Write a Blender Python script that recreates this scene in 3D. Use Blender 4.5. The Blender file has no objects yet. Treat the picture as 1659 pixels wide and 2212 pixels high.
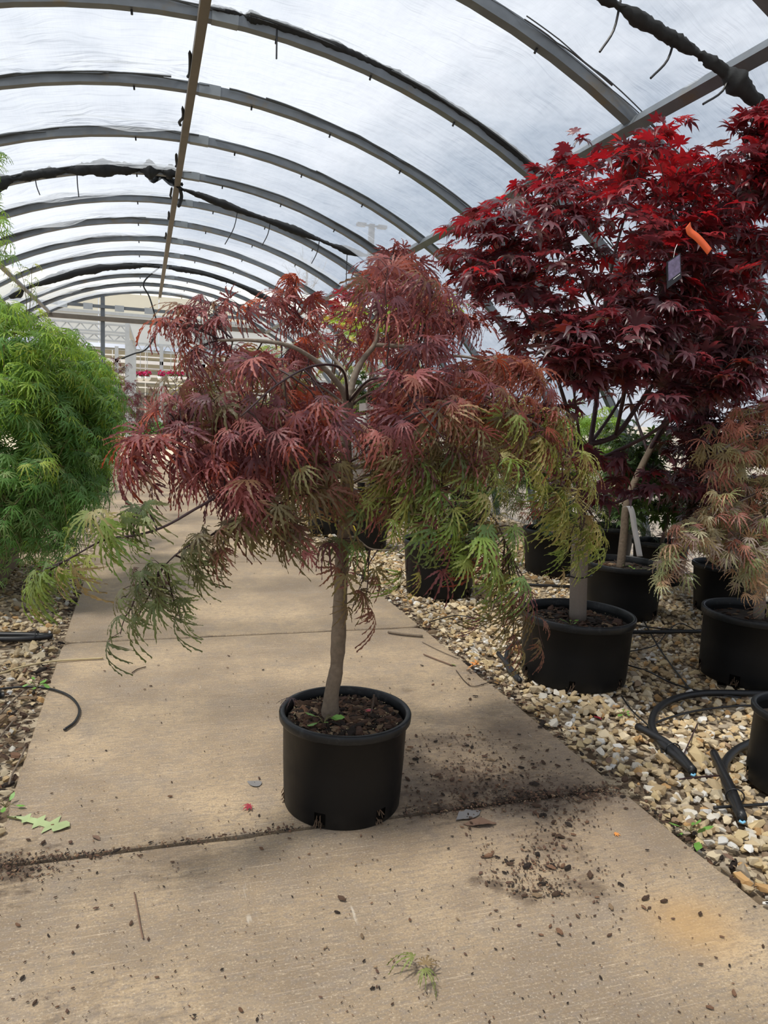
import bpy, math, random
import numpy as np
from mathutils import Matrix, Vector

# ------------------------------------------------------------------ camera
FPX, CX, CY, EYE = 1614.0, 829.5, 1106.0, 1.45
v1 = np.array([311 - CX, 865 - CY, FPX]); v2 = np.array([5846 - CX, 1131 - CY, FPX])
AY = v1 / np.linalg.norm(v1)
AX = v2 - (v2 @ AY) * AY; AX /= np.linalg.norm(AX)
AZ = np.cross(AX, AY)            # world X, Y, Z axes seen in (right, down, forward)
SC = bpy.context.scene
COL = SC.collection
cam_data = bpy.data.cameras.new('camera')
cam_data.sensor_fit = 'VERTICAL'; cam_data.sensor_height = 36.0; cam_data.lens = 36.0 * FPX / 2212.0
cam_data.clip_end = 500
cam = bpy.data.objects.new('camera', cam_data); COL.objects.link(cam)
cam.matrix_world = Matrix(((AX[0], -AX[1], -AX[2], 0), (AY[0], -AY[1], -AY[2], 0), (AZ[0], -AZ[1], -AZ[2], EYE), (0, 0, 0, 1)))
SC.camera = cam

# ------------------------------------------------------------------ light
SC.view_settings.view_transform = 'Standard'
try: SC.view_settings.look = 'None'
except Exception: pass
SC.view_settings.gamma = 1.0; SC.view_settings.use_curve_mapping = False
SC.view_settings.exposure = 0.30
SKY_STRENGTH, SUN_STRENGTH = 0.86, 4.6
SC.cycles.max_bounces = 7; SC.cycles.diffuse_bounces = 4; SC.cycles.glossy_bounces = 2
SC.cycles.transmission_bounces = 4; SC.cycles.transparent_max_bounces = 10
SC.cycles.use_denoising = True; SC.cycles.adaptive_threshold = 0.025
world = bpy.data.worlds.new('overcast_sky'); SC.world = world
world.use_nodes = True
wn = world.node_tree; wn.nodes.clear()
wo = wn.nodes.new('ShaderNodeOutputWorld'); wb = wn.nodes.new('ShaderNodeBackground')
wt = wn.nodes.new('ShaderNodeTexCoord'); wm = wn.nodes.new('ShaderNodeMapping'); wz = wn.nodes.new('ShaderNodeTexNoise')
wr = wn.nodes.new('ShaderNodeValToRGB')
wm.inputs['Scale'].default_value = (1, 1, 2.2); wm.inputs['Location'].default_value = (0.35, 0.1, 0.4)
wz.inputs['Scale'].default_value = 2.1; wz.inputs['Detail'].default_value = 5; wz.inputs['Roughness'].default_value = 0.55
wr.color_ramp.elements[0].position = 0.40; wr.color_ramp.elements[0].color = (0.27, 0.35, 0.47, 1)
wr.color_ramp.elements[1].position = 0.585; wr.color_ramp.elements[1].color = (0.90, 0.93, 1.0, 1)
wn.links.new(wt.outputs['Generated'], wm.inputs['Vector']); wn.links.new(wm.outputs['Vector'], wz.inputs['Vector'])
wn.links.new(wz.outputs['Fac'], wr.inputs['Fac']); wn.links.new(wr.outputs['Color'], wb.inputs['Color'])
wb.inputs['Strength'].default_value = SKY_STRENGTH
wn.links.new(wb.outputs['Background'], wo.inputs['Surface'])
sun_data = bpy.data.lights.new('sun', 'SUN'); sun_data.energy = SUN_STRENGTH; sun_data.angle = math.radians(7)
sun_data.color = (1.0, 0.95, 0.86)
sun = bpy.data.objects.new('sun', sun_data); COL.objects.link(sun)
sun.rotation_euler = Vector((0.42, 0.16, -1.0)).to_track_quat('-Z', 'Y').to_euler()

# ------------------------------------------------------------------ helpers
RNG = np.random.default_rng(7)
UP = np.array([0, 0, 1.0])
def unit(v):
    v = np.asarray(v, float); return v / (np.linalg.norm(v) + 1e-9)
def ray(px, py):
    d = np.array([px - CX, py - CY, FPX]); return np.array([d @ AX, d @ AY, d @ AZ])
def ground(px, py, z=0.0):
    r = ray(px, py); return r * ((z - EYE) / r[2]) + np.array([0, 0, EYE])
def at(px, py, y):
    r = ray(px, py); return r * (y / r[1]) + np.array([0, 0, EYE])
def proj(P):
    Q = np.atleast_2d(P) - np.array([0, 0, EYE])
    c = Q[:, :1] * AX + Q[:, 1:2] * AY + Q[:, 2:3] * AZ
    return np.c_[CX + FPX * c[:, 0] / c[:, 2], CY + FPX * c[:, 1] / c[:, 2], c[:, 2]]

class MB:
    """collects vertices and faces of one mesh"""
    def __init__(s): s.v = []; s.f = []; s.c = []; s.n = 0
    def add(s, V, F, col=None):
        V = np.asarray(V, float)
        s.v.append(V); s.f += [tuple(int(i) + s.n for i in f) for f in F]; s.n += len(V)
        s.c.append(np.tile(np.r_[col if col is not None else (1, 1, 1), 1.0], (len(V), 1)))
        return s
    def box(s, lo, hi, col=None):
        (a, b, c), (d, e, f) = lo, hi
        V = [(a, b, c), (d, b, c), (d, e, c), (a, e, c), (a, b, f), (d, b, f), (d, e, f), (a, e, f)]
        return s.add(V, [(3, 2, 1, 0), (4, 5, 6, 7), (0, 1, 5, 4), (1, 2, 6, 5), (2, 3, 7, 6), (3, 0, 4, 7)], col)
    def bar(s, a, b, w, h=None, up=(0, 0, 1), col=None):
        a = np.asarray(a, float); b = np.asarray(b, float); h = h or w
        d = unit(b - a); u = np.asarray(up, float)
        if abs(d @ u) > .98: u = np.array([1.0, 0, 0])
        x = unit(np.cross(d, u)); y = np.cross(x, d)
        o = [(-w/2, -h/2), (w/2, -h/2), (w/2, h/2), (-w/2, h/2)]
        V = [p + x*i + y*j for p in (a, b) for i, j in o]
        return s.add(V, [(3, 2, 1, 0), (4, 5, 6, 7), (0, 1, 5, 4), (1, 2, 6, 5), (2, 3, 7, 6), (3, 0, 4, 7)], col)
    def tube(s, path, r, n=8, col=None, caps=True, sq=1.0):
        V, F = tube(path, r, n, caps, sq); return s.add(V, F, col)
    def lathe(s, prof, n=32, skip=None, c=(0, 0, 0), col=None):
        V = []; F = []
        for rr, zz in prof:
            for k in range(n):
                a = 2*math.pi*k/n; V.append((c[0]+rr*math.cos(a), c[1]+rr*math.sin(a), c[2]+zz))
        for i in range(len(prof)-1):
            for k in range(n):
                if skip and skip(i, k): continue
                k2 = (k+1) % n; F.append((i*n+k, i*n+k2, (i+1)*n+k2, (i+1)*n+k))
        return s.add(V, F, col)
    def build(s, name, mat, parent=None, smooth=False, loc=None, colattr=False):
        me = bpy.data.meshes.new(name)
        V = np.concatenate(s.v)
        if parent is not None: V = V - np.array(world_loc(parent))
        me.from_pydata([tuple(p) for p in V], [], s.f)
        if smooth: me.shade_smooth()
        if mat: me.materials.append(mat)
        if colattr:
            a = me.attributes.new('tint', 'FLOAT_COLOR', 'POINT'); a.data.foreach_set('color', np.concatenate(s.c).astype(np.float32).ravel())
        o = bpy.data.objects.new(name, me); COL.objects.link(o)
        if parent is not None: o.parent = parent
        return o

def world_loc(o):
    p = np.zeros(3)
    while o is not None:
        p = p + np.array(o.location); o = o.parent
    return p
def tube(path, r, n=8, caps=True, sq=1.0):
    P = np.asarray(path, float); m = len(P)
    r = np.full(m, r) if np.isscalar(r) else np.asarray(r, float)
    T = np.gradient(P, axis=0); T /= np.linalg.norm(T, axis=1)[:, None] + 1e-9
    u = np.cross(T[0], UP)
    if np.linalg.norm(u) < .1: u = np.cross(T[0], [1, 0, 0])
    V = []
    for i in range(m):
        u = u - (u @ T[i]) * T[i]; u = unit(u); w = np.cross(T[i], u)
        a = np.arange(n) * 2*math.pi/n
        V.append(P[i] + r[i]*(np.cos(a)[:, None]*u + sq*np.sin(a)[:, None]*w))
    V = np.concatenate(V); F = []
    for i in range(m-1):
        for k in range(n):
            k2 = (k+1) % n; F.append((i*n+k, i*n+k2, (i+1)*n+k2, (i+1)*n+k))
    if caps: F += [tuple(range(n))[::-1], tuple((m-1)*n+k for k in range(n))]
    return V, F
def spline(pts, n=8):
    """Catmull-Rom through the points"""
    P = np.asarray(pts, float); P = np.vstack([2*P[0]-P[1], P, 2*P[-1]-P[-2]]); out = []
    for i in range(1, len(P)-2):
        for t in np.arange(n)/n:
            a, b, c, d = P[i-1:i+3]
            out.append(.5*((2*b)+(-a+c)*t+(2*a-5*b+4*c-d)*t*t+(-a+3*b-3*c+d)*t**3))
    return np.array(out + [P[-2]])
def mesh_np(name, V, T, mat, parent=None, col=None, smooth=True, uv=None):
    """fast mesh of triangles with a colour per vertex"""
    if parent is not None: V = V - np.array(world_loc(parent))
    me = bpy.data.meshes.new(name); nt = len(T)
    me.vertices.add(len(V)); me.vertices.foreach_set('co', np.ascontiguousarray(V, np.float32).ravel())
    me.loops.add(nt*3); me.loops.foreach_set('vertex_index', np.ascontiguousarray(T, np.int32).ravel())
    me.polygons.add(nt); me.polygons.foreach_set('loop_start', np.arange(0, nt*3, 3, dtype=np.int32))
    me.polygons.foreach_set('use_smooth', np.full(nt, smooth))
    me.update(calc_edges=True)
    if col is not None:
        a = me.attributes.new('tint', 'FLOAT_COLOR', 'POINT')
        a.data.foreach_set('color', np.ascontiguousarray(np.c_[col, np.ones(len(col))], np.float32).ravel())
    if mat: me.materials.append(mat)
    o = bpy.data.objects.new(name, me); COL.objects.link(o)
    if parent is not None: o.parent = parent
    return o
def thing(name, label, cat, loc=(0, 0, 0), group=None):
    o = bpy.data.objects.new(name, None); COL.objects.link(o); o.location = tuple(loc); o.empty_display_size = .1
    return tag(o, label, cat, group)
def tag(o, label, cat, group=None):
    o['label'] = label; o['category'] = cat
    if group: o['group'] = group
    return o
def structure(name, label=None, loc=(0, 0, 0)):
    o = bpy.data.objects.new(name, None); COL.objects.link(o); o.location = tuple(loc); return struct(o, label)
def struct(o, label=None, cat=None):
    o['kind'] = 'structure'
    if label: o['label'] = label; o['category'] = cat or 'greenhouse'
    return o
def stuff(o): o['kind'] = 'stuff'; return o

# ------------------------------------------------------------------ materials
def newmat(name):
    m = bpy.data.materials.new(name); m.use_nodes = True; nt = m.node_tree; nt.nodes.clear()
    out = nt.nodes.new('ShaderNodeOutputMaterial'); return m, nt, out
class NT:
    def __init__(s, nt): s.t = nt
    def n(s, kind, ins=None, **kw):
        d = s.t.nodes.new('ShaderNode' + kind)
        for k, v in kw.items(): setattr(d, k, v)
        for k, v in (ins or {}).items():
            if hasattr(v, 'links') or isinstance(v, bpy.types.NodeSocket): s.t.links.new(v, d.inputs[k])
            else: d.inputs[k].default_value = v
        return d
    def coord(s, scale=(1, 1, 1), kind='Object', loc=(0, 0, 0)):
        return s.n('Mapping', {'Vector': s.n('TexCoord').outputs[kind], 'Scale': scale, 'Location': loc}).outputs[0]
    def noise(s, scale, vec=None, detail=4, rough=.55, out='Fac'):
        return s.n('TexNoise', {'Scale': scale, 'Detail': detail, 'Roughness': rough, **({'Vector': vec} if vec is not None else {})}).outputs[out]
    def ramp(s, fac, stops):
        d = s.n('ValToRGB', {'Fac': fac}); e = d.color_ramp.elements
        while len(e) < len(stops): e.new(.5)
        for q, (p, c) in zip(e, stops): q.position = p; q.color = (*c, 1) if len(c) == 3 else c
        return d.outputs['Color']
    def mix(s, fac, a, b, mode='MIX'):
        d = s.n('Mix', data_type='RGBA', blend_type=mode)
        for k, v in ((0, fac), (6, a), (7, b)):
            if isinstance(v, bpy.types.NodeSocket): s.t.links.new(v, d.inputs[k])
            else: d.inputs[k].default_value = v if k == 0 else (*v, 1)
        return d.outputs[2]
    def math(s, op, a, b=None, clamp=False):
        d = s.n('Math', operation=op, use_clamp=clamp)
        for k, v in ((0, a), (1, b)):
            if v is None: continue
            if isinstance(v, bpy.types.NodeSocket): s.t.links.new(v, d.inputs[k])
            else: d.inputs[k].default_value = v
        return d.outputs[0]
    def maprange(s, v, a, b, c=0.0, d=1.0, smooth=True):
        q = s.n('MapRange', {'Value': v, 1: a, 2: b, 3: c, 4: d}); q.clamp = True
        if smooth: q.interpolation_type = 'SMOOTHSTEP'
        return q.outputs[0]
    def bump(s, h, strength=.5, dist=.01):
        return s.n('Bump', {'Height': h, 'Strength': strength, 'Distance': dist}).outputs[0]
def simple(name, col, rough=.5, metal=0.0, var=.15, scale=20, bump=0.0, spec=.5, dust=None):
    m, nt, out = newmat(name); g = NT(nt)
    vec = g.coord()
    nz = g.noise(scale, vec)
    c = g.mix(nz, tuple(x*(1-var) for x in col), tuple(min(1, x*(1+var)) for x in col))
    if dust:
        c = g.mix(g.maprange(g.noise(dust[1], vec, 6, .7), .52, .75, 0, dust[2]), c, dust[0])
    ins = {'Base Color': c, 'Roughness': rough, 'Metallic': metal, 'Specular IOR Level': spec}
    if bump: ins['Normal'] = g.bump(nz, bump, .004)
    b = g.n('BsdfPrincipled', ins); nt.links.new(b.outputs[0], out.inputs[0]); return m
def tinted(name, per_object, rough=.5, transl=0.0, spec=.4, tcol=(1, 1, 1), bump=0.0, var=.25, scale=60, sat=1.0):
    """colour from each piece's own tint: attribute 'tint' or the object's colour"""
    m, nt, out = newmat(name); g = NT(nt)
    src = g.n('ObjectInfo').outputs['Color'] if per_object else g.n('Attribute', attribute_name='tint').outputs['Color']
    nz = g.noise(scale, g.coord(), 3)
    c = g.mix(g.math('MULTIPLY', nz, var), src, (0.0, 0.0, 0.0), 'MIX')
    ins = {'Base Color': c, 'Roughness': rough, 'Specular IOR Level': spec}
    if bump: ins['Normal'] = g.bump(nz, bump, .006)
    b = g.n('BsdfPrincipled', ins)
    if transl:
        tc = g.n('HueSaturation', {'Color': g.mix(1.0, src, tcol, 'MULTIPLY'), 'Saturation': sat, 'Value': 1.0}).outputs[0]
        t = g.n('BsdfTranslucent', {'Color': tc})
        x = g.n('MixShader', {0: transl, 1: b.outputs[0], 2: t.outputs[0]}); nt.links.new(x.outputs[0], out.inputs[0])
    else: nt.links.new(b.outputs[0], out.inputs[0])
    return m

M = {}
M['steel'] = simple('galvanised_steel', (.16, .18, .20), .5, .35, .3, 9, dust=((.20, .155, .09), 3.0, .8))
M['steel_pale'] = simple('pale_steel', (.42, .45, .47), .5, .2, .15, 9)
M['steel_rust'] = simple('weathered_steel', (.15, .13, .105), .6, .2, .35, 6)
M['sleeve'] = simple('sleeve_steel', (.24, .265, .28), .5, .3, .2, 9)
M['white_metal'] = simple('white_metal', (.8, .8, .78), .45, 0, .06)
M['black_cloth'] = simple('black_shade_cloth', (.016, .018, .02), .85, 0, .4, 40, .4)
M['gather'] = simple('gathered_grey_net', (.075, .085, .095), .8, 0, .4, 30)
M['black_rubber'] = simple('black_tubing', (.012, .012, .013), .42, 0, .3, 30)
M['blue_water'] = simple('blue_inside', (.25, .6, .85), .3)
M['bark'] = simple('grey_bark', (.165, .125, .088), .85, 0, .45, 60, .8, dust=((.09, .085, .05), 8.0, .8))
M['bark_young'] = simple('pale_bark', (.24, .20, .155), .8, 0, .5, 70, .6)
M['twig_red'] = simple('dark_twig', (.035, .014, .016), .6, 0, .3, 40)
M['twig_brown'] = simple('brown_twig', (.07, .045, .03), .7, 0, .3, 40)
M['twig_green'] = simple('green_twig', (.15, .13, .05), .7, 0, .3, 40)
M['bark_dark'] = simple('dark_brown_paint', (.02, .015, .01), .6)
M['kraft'] = simple('grey_cardboard', (.20, .165, .135), .9, 0, .12, 90, .3)
M['soil'] = simple('dark_soil', (.028, .02, .014), .95, 0, .6, 60, 1.0)
M['root'] = simple('dry_roots', (.12, .075, .045), .9, 0, .4, 50)
M['wood'] = simple('weathered_board', (.16, .115, .075), .85, 0, .35, 12, .4)
M['straw'] = simple('straw', (.45, .36, .2), .8)
M['orange'] = simple('orange_tape', (.75, .12, .03), .5)
M['white_paper'] = simple('white_paper', (.88, .88, .88), .6, 0, .03)
M['ruled'] = simple('grey_ink', (.30, .31, .34), .7)
M['lilac'] = simple('lilac_card', (.42, .36, .62), .5)
M['picture'] = simple('printed_foliage_picture', (.17, .14, .24), .4, 0, .95, 45)
M['yellow'] = simple('yellow_card', (.85, .7, .05), .5)
M['gloss_black'] = simple('black_card', (.012, .012, .016), .35)
M['cream'] = simple('cream_panel', (.66, .64, .54), .7, 0, .05, 3)
M['fog_white'] = simple('white_panel', (.60, .62, .61), .7, 0, .05, 2)
M['leafgrey'] = simple('grey_dry_leaf', (.20, .19, .185), .7)
M['dandelion'] = simple('pale_green_leaf', (.33, .40, .19), .6, 0, .2)
M['leaf_brown'] = simple('brown_dry_leaf', (.17, .10, .065), .7, 0, .3, 30)
M['leaf_orange'] = simple('orange_dry_leaf', (.70, .27, .06), .6)
M['leaf_red'] = simple('crimson_fallen_leaf', (.30, .012, .03), .5)
M['weed'] = simple('bright_weed', (.14, .30, .05), .5, 0, .25, 30)
for k, po in (('o', True), ('a', False)):
    M['lace_'+k] = tinted('lace_leaf_'+k, po, .46, .38, .45, (1.5, 1.3, 1.0), var=.3, scale=30)
    M['red_'+k] = tinted('palm_leaf_'+k, po, .40, .36, .9, (2.3, 0.75, 0.8), var=.3, scale=30)
    M['green_'+k] = tinted('green_leaf_'+k, po, .5, .36, .35, (1.5, 1.4, .7), var=.3, scale=30)
    M['stone_'+k] = tinted('stone_'+k, po, .75, 0, .3, bump=.3, var=.25, scale=70)
    M['chip_'+k] = tinted('bark_chip_'+k, po, .9, 0, .2, bump=.4, var=.5, scale=120)

def pot_material():
    m, nt, out = newmat('black_pot_plastic'); g = NT(nt)
    vec = g.coord()
    sc = g.maprange(g.noise(14, g.coord((1, 1, .55)), 8, .75), .62, .76, 0, .30)
    fine = g.maprange(g.noise(70, vec, 5, .8), .62, .8, 0, .5)
    z = g.n('SeparateXYZ', {0: g.n('TexCoord').outputs['Object']}).outputs['Z']
    low = g.maprange(g.math('ADD', z, g.math('MULTIPLY', g.noise(9, vec), .12)), .12, .03, 0, .22)
    f = g.math('ADD', g.math('MULTIPLY', sc, fine), g.math('MULTIPLY', low, g.noise(24, vec)), True)
    c = g.mix(f, (.0045, .0045, .005), (.12, .105, .085))
    r = g.math('ADD', .40, g.math('MULTIPLY', g.noise(25, vec), .16))
    b = g.n('BsdfPrincipled', {'Base Color': c, 'Roughness': r, 'Specular IOR Level': .28, 'Normal': g.bump(g.noise(160, vec, 2), .06, .002)})
    nt.links.new(b.outputs[0], out.inputs[0]); return m
M['pot'] = pot_material()
M['pot_rim'] = simple('pot_rim_plastic', (.010, .011, .012), .40, 0, .4, 30, spec=.35, dust=((.08, .08, .08), 25, .5))

def concrete_material(name, stains_and_shade=True):
    m, nt, out = newmat(name); g = NT(nt)
    obj = g.n('TexCoord').outputs['Object']
    big = g.noise(1.1, obj, 5, .6); mid = g.noise(5.5, obj, 6, .65)
    broom = g.noise(1.0, g.coord((3.5, 150, 1)), 4, .6)
    broom2 = g.noise(1.0, g.coord((11, 55, 1), loc=(3, 1, 0)), 5, .7)
    grain = g.noise(150, obj, 4, .75); pit = g.noise(48, g.coord((.7, 1.5, 1)), 5, .7)
    c = g.mix(g.maprange(big, .35, .66), (.245, .182, .12), (.475, .352, .217))
    c = g.mix(g.maprange(mid, .46, .72, 0, .75), c, (.28, .225, .17))
    c = g.mix(g.maprange(broom2, .51, .64, 0, .6), c, (.23, .185, .135))
    c = g.mix(g.maprange(broom, .55, .75, 0, .5), c, (.66, .53, .39))
    c = g.mix(g.maprange(broom, .45, .28, 0, .4), c, (.24, .18, .125))
    c = g.mix(g.maprange(pit, .51, .59, 0, .66), c, (.27, .215, .165))
    c = g.mix(g.maprange(pit, .45, .34, 0, .35), c, (.58, .46, .32))
    c = g.mix(g.maprange(grain, .53, .63, 0, .75), c, (.20, .165, .135))
    c = g.mix(g.maprange(grain, .44, .32, 0, .6), c, (.70, .60, .48))
    warm = g.n('VectorMath', {0: obj, 1: (1.55, 1.63, 0)}, operation='DISTANCE').outputs['Value']
    c = g.mix(g.maprange(warm, .22, .02, 0, .45), c, (.52, .30, .10))
    if stains_and_shade:
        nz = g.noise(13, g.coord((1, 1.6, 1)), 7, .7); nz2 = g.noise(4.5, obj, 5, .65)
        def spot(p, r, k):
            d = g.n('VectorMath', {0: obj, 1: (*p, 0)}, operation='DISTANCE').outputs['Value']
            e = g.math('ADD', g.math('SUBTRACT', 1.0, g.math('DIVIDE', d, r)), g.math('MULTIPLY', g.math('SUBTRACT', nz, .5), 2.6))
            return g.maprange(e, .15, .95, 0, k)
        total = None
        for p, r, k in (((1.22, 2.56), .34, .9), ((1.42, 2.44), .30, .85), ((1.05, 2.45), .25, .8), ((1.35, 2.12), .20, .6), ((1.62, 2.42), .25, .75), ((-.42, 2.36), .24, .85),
                        ((1.33, 1.86), .12, .7), ((1.28, 2.95), .16, .55), ((1.10, 2.78), .15, .5), ((-.2, 1.3), .7, .5), ((1.7, 3.0), .35, .4), ((1.0, 1.98), .05, .75), ((1.055, 1.93), .06, .8), ((1.10, 1.875), .06, .75), ((1.125, 1.84), .05, .6), ((1.62, 2.98), .07, .5), ((1.62, 2.80), .07, .5), ((1.60, 2.64), .08, .5), ((1.33, 3.55), .06, .45), ((.1, 2.33), .25, .4)):  # the large blotch at near left is shade painted into the colour
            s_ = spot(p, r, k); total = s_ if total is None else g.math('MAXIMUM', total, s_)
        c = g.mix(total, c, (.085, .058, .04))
        patch_dist = g.n('VectorMath', {0: obj, 1: (1.35, 2.5, 0)}, operation='DISTANCE').outputs['Value']
        we = g.math('ADD', g.math('MULTIPLY', patch_dist, 1.0), g.math('MULTIPLY', g.math('SUBTRACT', nz2, .5), 1.0))
        c = g.mix(g.maprange(we, .85, .35, 0, .38), c, (.16, .115, .085))  # broad darker patch right of the centre pot
        yy = g.n('SeparateXYZ', {0: obj}).outputs
        jd = g.math('ABSOLUTE', g.math('SUBTRACT', yy['Y'], 2.39))
        je = g.math('ADD', g.math('SUBTRACT', 1.0, g.math('DIVIDE', jd, .05)), g.math('MULTIPLY', g.math('SUBTRACT', nz, .5), 3.0))
        right = g.maprange(yy['X'], .85, 1.15)
        c = g.mix(g.math('MULTIPLY', g.maprange(je, .2, .9, 0, .9), right), c, (.06, .04, .028))
        # pale scuffs
        wv = g.noise(1.0, g.coord((16, 2.2, 1), loc=(7, 2, 0)), 3, .7)
        c = g.mix(g.maprange(wv, .70, .76, 0, .35), c, (.78, .72, .62))
    h = g.math('ADD', g.math('MULTIPLY', broom, .6), g.math('MULTIPLY', grain, .4))
    b = g.n('BsdfPrincipled', {'Base Color': c, 'Roughness': .82, 'Specular IOR Level': .3, 'Normal': g.bump(h, .55, .004)})
    nt.links.new(b.outputs[0], out.inputs[0]); return m
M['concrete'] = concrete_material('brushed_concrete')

def dirt_material(name, a, b_, c_, scale=30, grit=True):
    m, nt, out = newmat(name); g = NT(nt)
    obj = g.n('TexCoord').outputs['Object']
    v = g.n('TexVoronoi', {'Vector': obj, 'Scale': scale}, feature='F1')
    col = g.mix(g.maprange(g.noise(4, obj), .35, .65), a, b_)
    if grit: col = g.mix(g.maprange(g.n('SeparateColor', {0: v.outputs['Color']}).outputs[0], .35, .65, 0, .9), col, c_)
    b = g.n('BsdfPrincipled', {'Base Color': col, 'Roughness': .9, 'Specular IOR Level': .2, 'Normal': g.bump(v.outputs['Distance'], .9, .02)})
    nt.links.new(b.outputs[0], out.inputs[0]); return m
M['gravel_base'] = dirt_material('gravel_bed', (.10, .07, .045), (.22, .165, .11), (.50, .41, .29), 32)
M['yard'] = simple('pale_yard_concrete', (.50, .42, .31), .85, 0, .12, 3)

def film_material():
    m, nt, out = newmat('white_greenhouse_film'); g = NT(nt)
    uv = g.n('TexCoord').outputs['UV']
    def st(sc, loc=(0, 0, 0)): return g.n('Mapping', {'Vector': uv, 'Scale': sc, 'Location': loc}).outputs[0]
    wob = g.n('VectorMath', {0: uv, 1: g.n('VectorMath', {0: g.noise(1.3, uv, 2, out='Color'), 1: (.0, .35, 0)}, operation='MULTIPLY').outputs[0]}, operation='ADD').outputs[0]
    fold = g.noise(1.0, g.n('Mapping', {'Vector': wob, 'Scale': (1.1, 17, 1)}).outputs[0], 3, .6)
    weave = g.noise(1.0, st((95, 3, 1)), 2, .6); cloud = g.noise(1.4, uv, 4, .6)
    # how far along its bay (0 at the near hoop, 1 at the far hoop) sits in the uv's z: v fraction
    frac = g.math('FRACT', g.math('DIVIDE', g.math('SUBTRACT', g.n('SeparateXYZ', {0: uv}).outputs['Y'], FILM_Y0), BAY))
    left = g.maprange(g.n('SeparateXYZ', {0: uv}).outputs['X'], .5, -.3, .06, 1.0)
    near_far = g.math('MULTIPLY', g.math('MULTIPLY', g.maprange(frac, .35, 1.0, .06, 1.0), left), g.maprange(g.noise(1.7, uv, 3, .6), .38, .6, .25, 1.0))
    crease = g.math('MULTIPLY', g.maprange(g.math('ABSOLUTE', g.math('SUBTRACT', fold, .5)), .035, .0, 0, 1), near_far)
    dens = g.math('ADD', g.math('MULTIPLY', crease, .75), g.math('MULTIPLY', g.math('SUBTRACT', weave, .5), .22), True)
    tr_c = g.mix(dens, (.96, .97, .98), (.45, .48, .52))
    t0 = g.n('BsdfTransparent', {'Color': tr_c})
    dif = g.mix(dens, (.56, .60, .65), (.24, .26, .29))
    nrm = g.bump(g.math('ADD', g.math('MULTIPLY', fold, g.math('ADD', .25, near_far)), g.math('MULTIPLY', cloud, .8)), 1.0, .12)
    t1 = g.n('BsdfTranslucent', {'Color': dif, 'Normal': nrm}); t2 = g.n('BsdfPrincipled', {'Base Color': dif, 'Roughness': .35, 'Normal': nrm})
    a = g.n('MixShader', {0: .22, 1: t1.outputs[0], 2: t2.outputs[0]})
    f = g.math('ADD', .42, g.math('MULTIPLY', g.math('SUBTRACT', cloud, .5), .25))
    b = g.n('MixShader', {0: f, 1: t0.outputs[0], 2: a.outputs[0]})
    nt.links.new(b.outputs[0], out.inputs[0]); return m
BAY, Y_FIRST, RIDGE_X, HOOP_R, HOOP_CZ = 1.217, 5.40, 0.35, 4.90, 1.45 - 2.39
FILM_Y0 = Y_FIRST - BAY*8
M['film'] = film_material()
def glass_material():
    m, nt, out = newmat('hazy_plastic_sheet'); g = NT(nt)
    t0 = g.n('BsdfTransparent', {'Color': (.95, .96, .96, 1)}); t1 = g.n('BsdfTranslucent', {'Color': (.85, .86, .86, 1)})
    b = g.n('MixShader', {0: .35, 1: t0.outputs[0], 2: t1.outputs[0]}); nt.links.new(b.outputs[0], out.inputs[0]); return m
M['hazy'] = glass_material()
def net_material():
    m, nt, out = newmat('black_shade_net'); g = NT(nt)
    t0 = g.n('BsdfTransparent', {'Color': (1, 1, 1, 1)}); t1 = g.n('BsdfDiffuse', {'Color': (.02, .022, .024, 1)})
    f = g.maprange(g.noise(7, g.coord(), 3), .3, .7, .45, .9)
    b = g.n('MixShader', {0: f, 1: t0.outputs[0], 2: t1.outputs[0]}); nt.links.new(b.outputs[0], out.inputs[0]); return m
M['net'] = net_material()

# ------------------------------------------------------------------ ground and path
PL, PR = -.452, 1.822
g_ = MB(); g_.add([(-14, -6, -.035), (14, -6, -.035), (14, 19.6, -.035), (-14, 19.6, -.035)], [(0, 1, 2, 3)])
ground_root = structure('ground', 'tan gravel bed on both sides of the concrete path', (0, 0, 0))
ground_root['category'] = 'ground'
g_.build('gravel_base', M['gravel_base'], ground_root)
y_ = MB(); y_.add([(-60, 19.6, -.03), (60, 19.6, -.03), (60, 120, -.03), (-60, 120, -.03)], [(0, 1, 2, 3)])
struct(y_.build('floor', M['yard']), 'pale sunlit concrete yard beyond the end of the greenhouse', 'floor')
land = MB(); land.add([(-300, -60, -.06), (300, -60, -.06), (300, 420, -.06), (-300, 420, -.06)], [(0, 1, 2, 3)])
struct(land.build('land', M['yard']), 'flat pale ground around the greenhouse', 'land')
path = structure('path', 'tan concrete path of square slabs down the greenhouse', (0, 0, 0)); path['category'] = 'path'
rs = np.random.default_rng(3)
ys = [2.39 + 2.265*k for k in range(-2, 8)]
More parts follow.
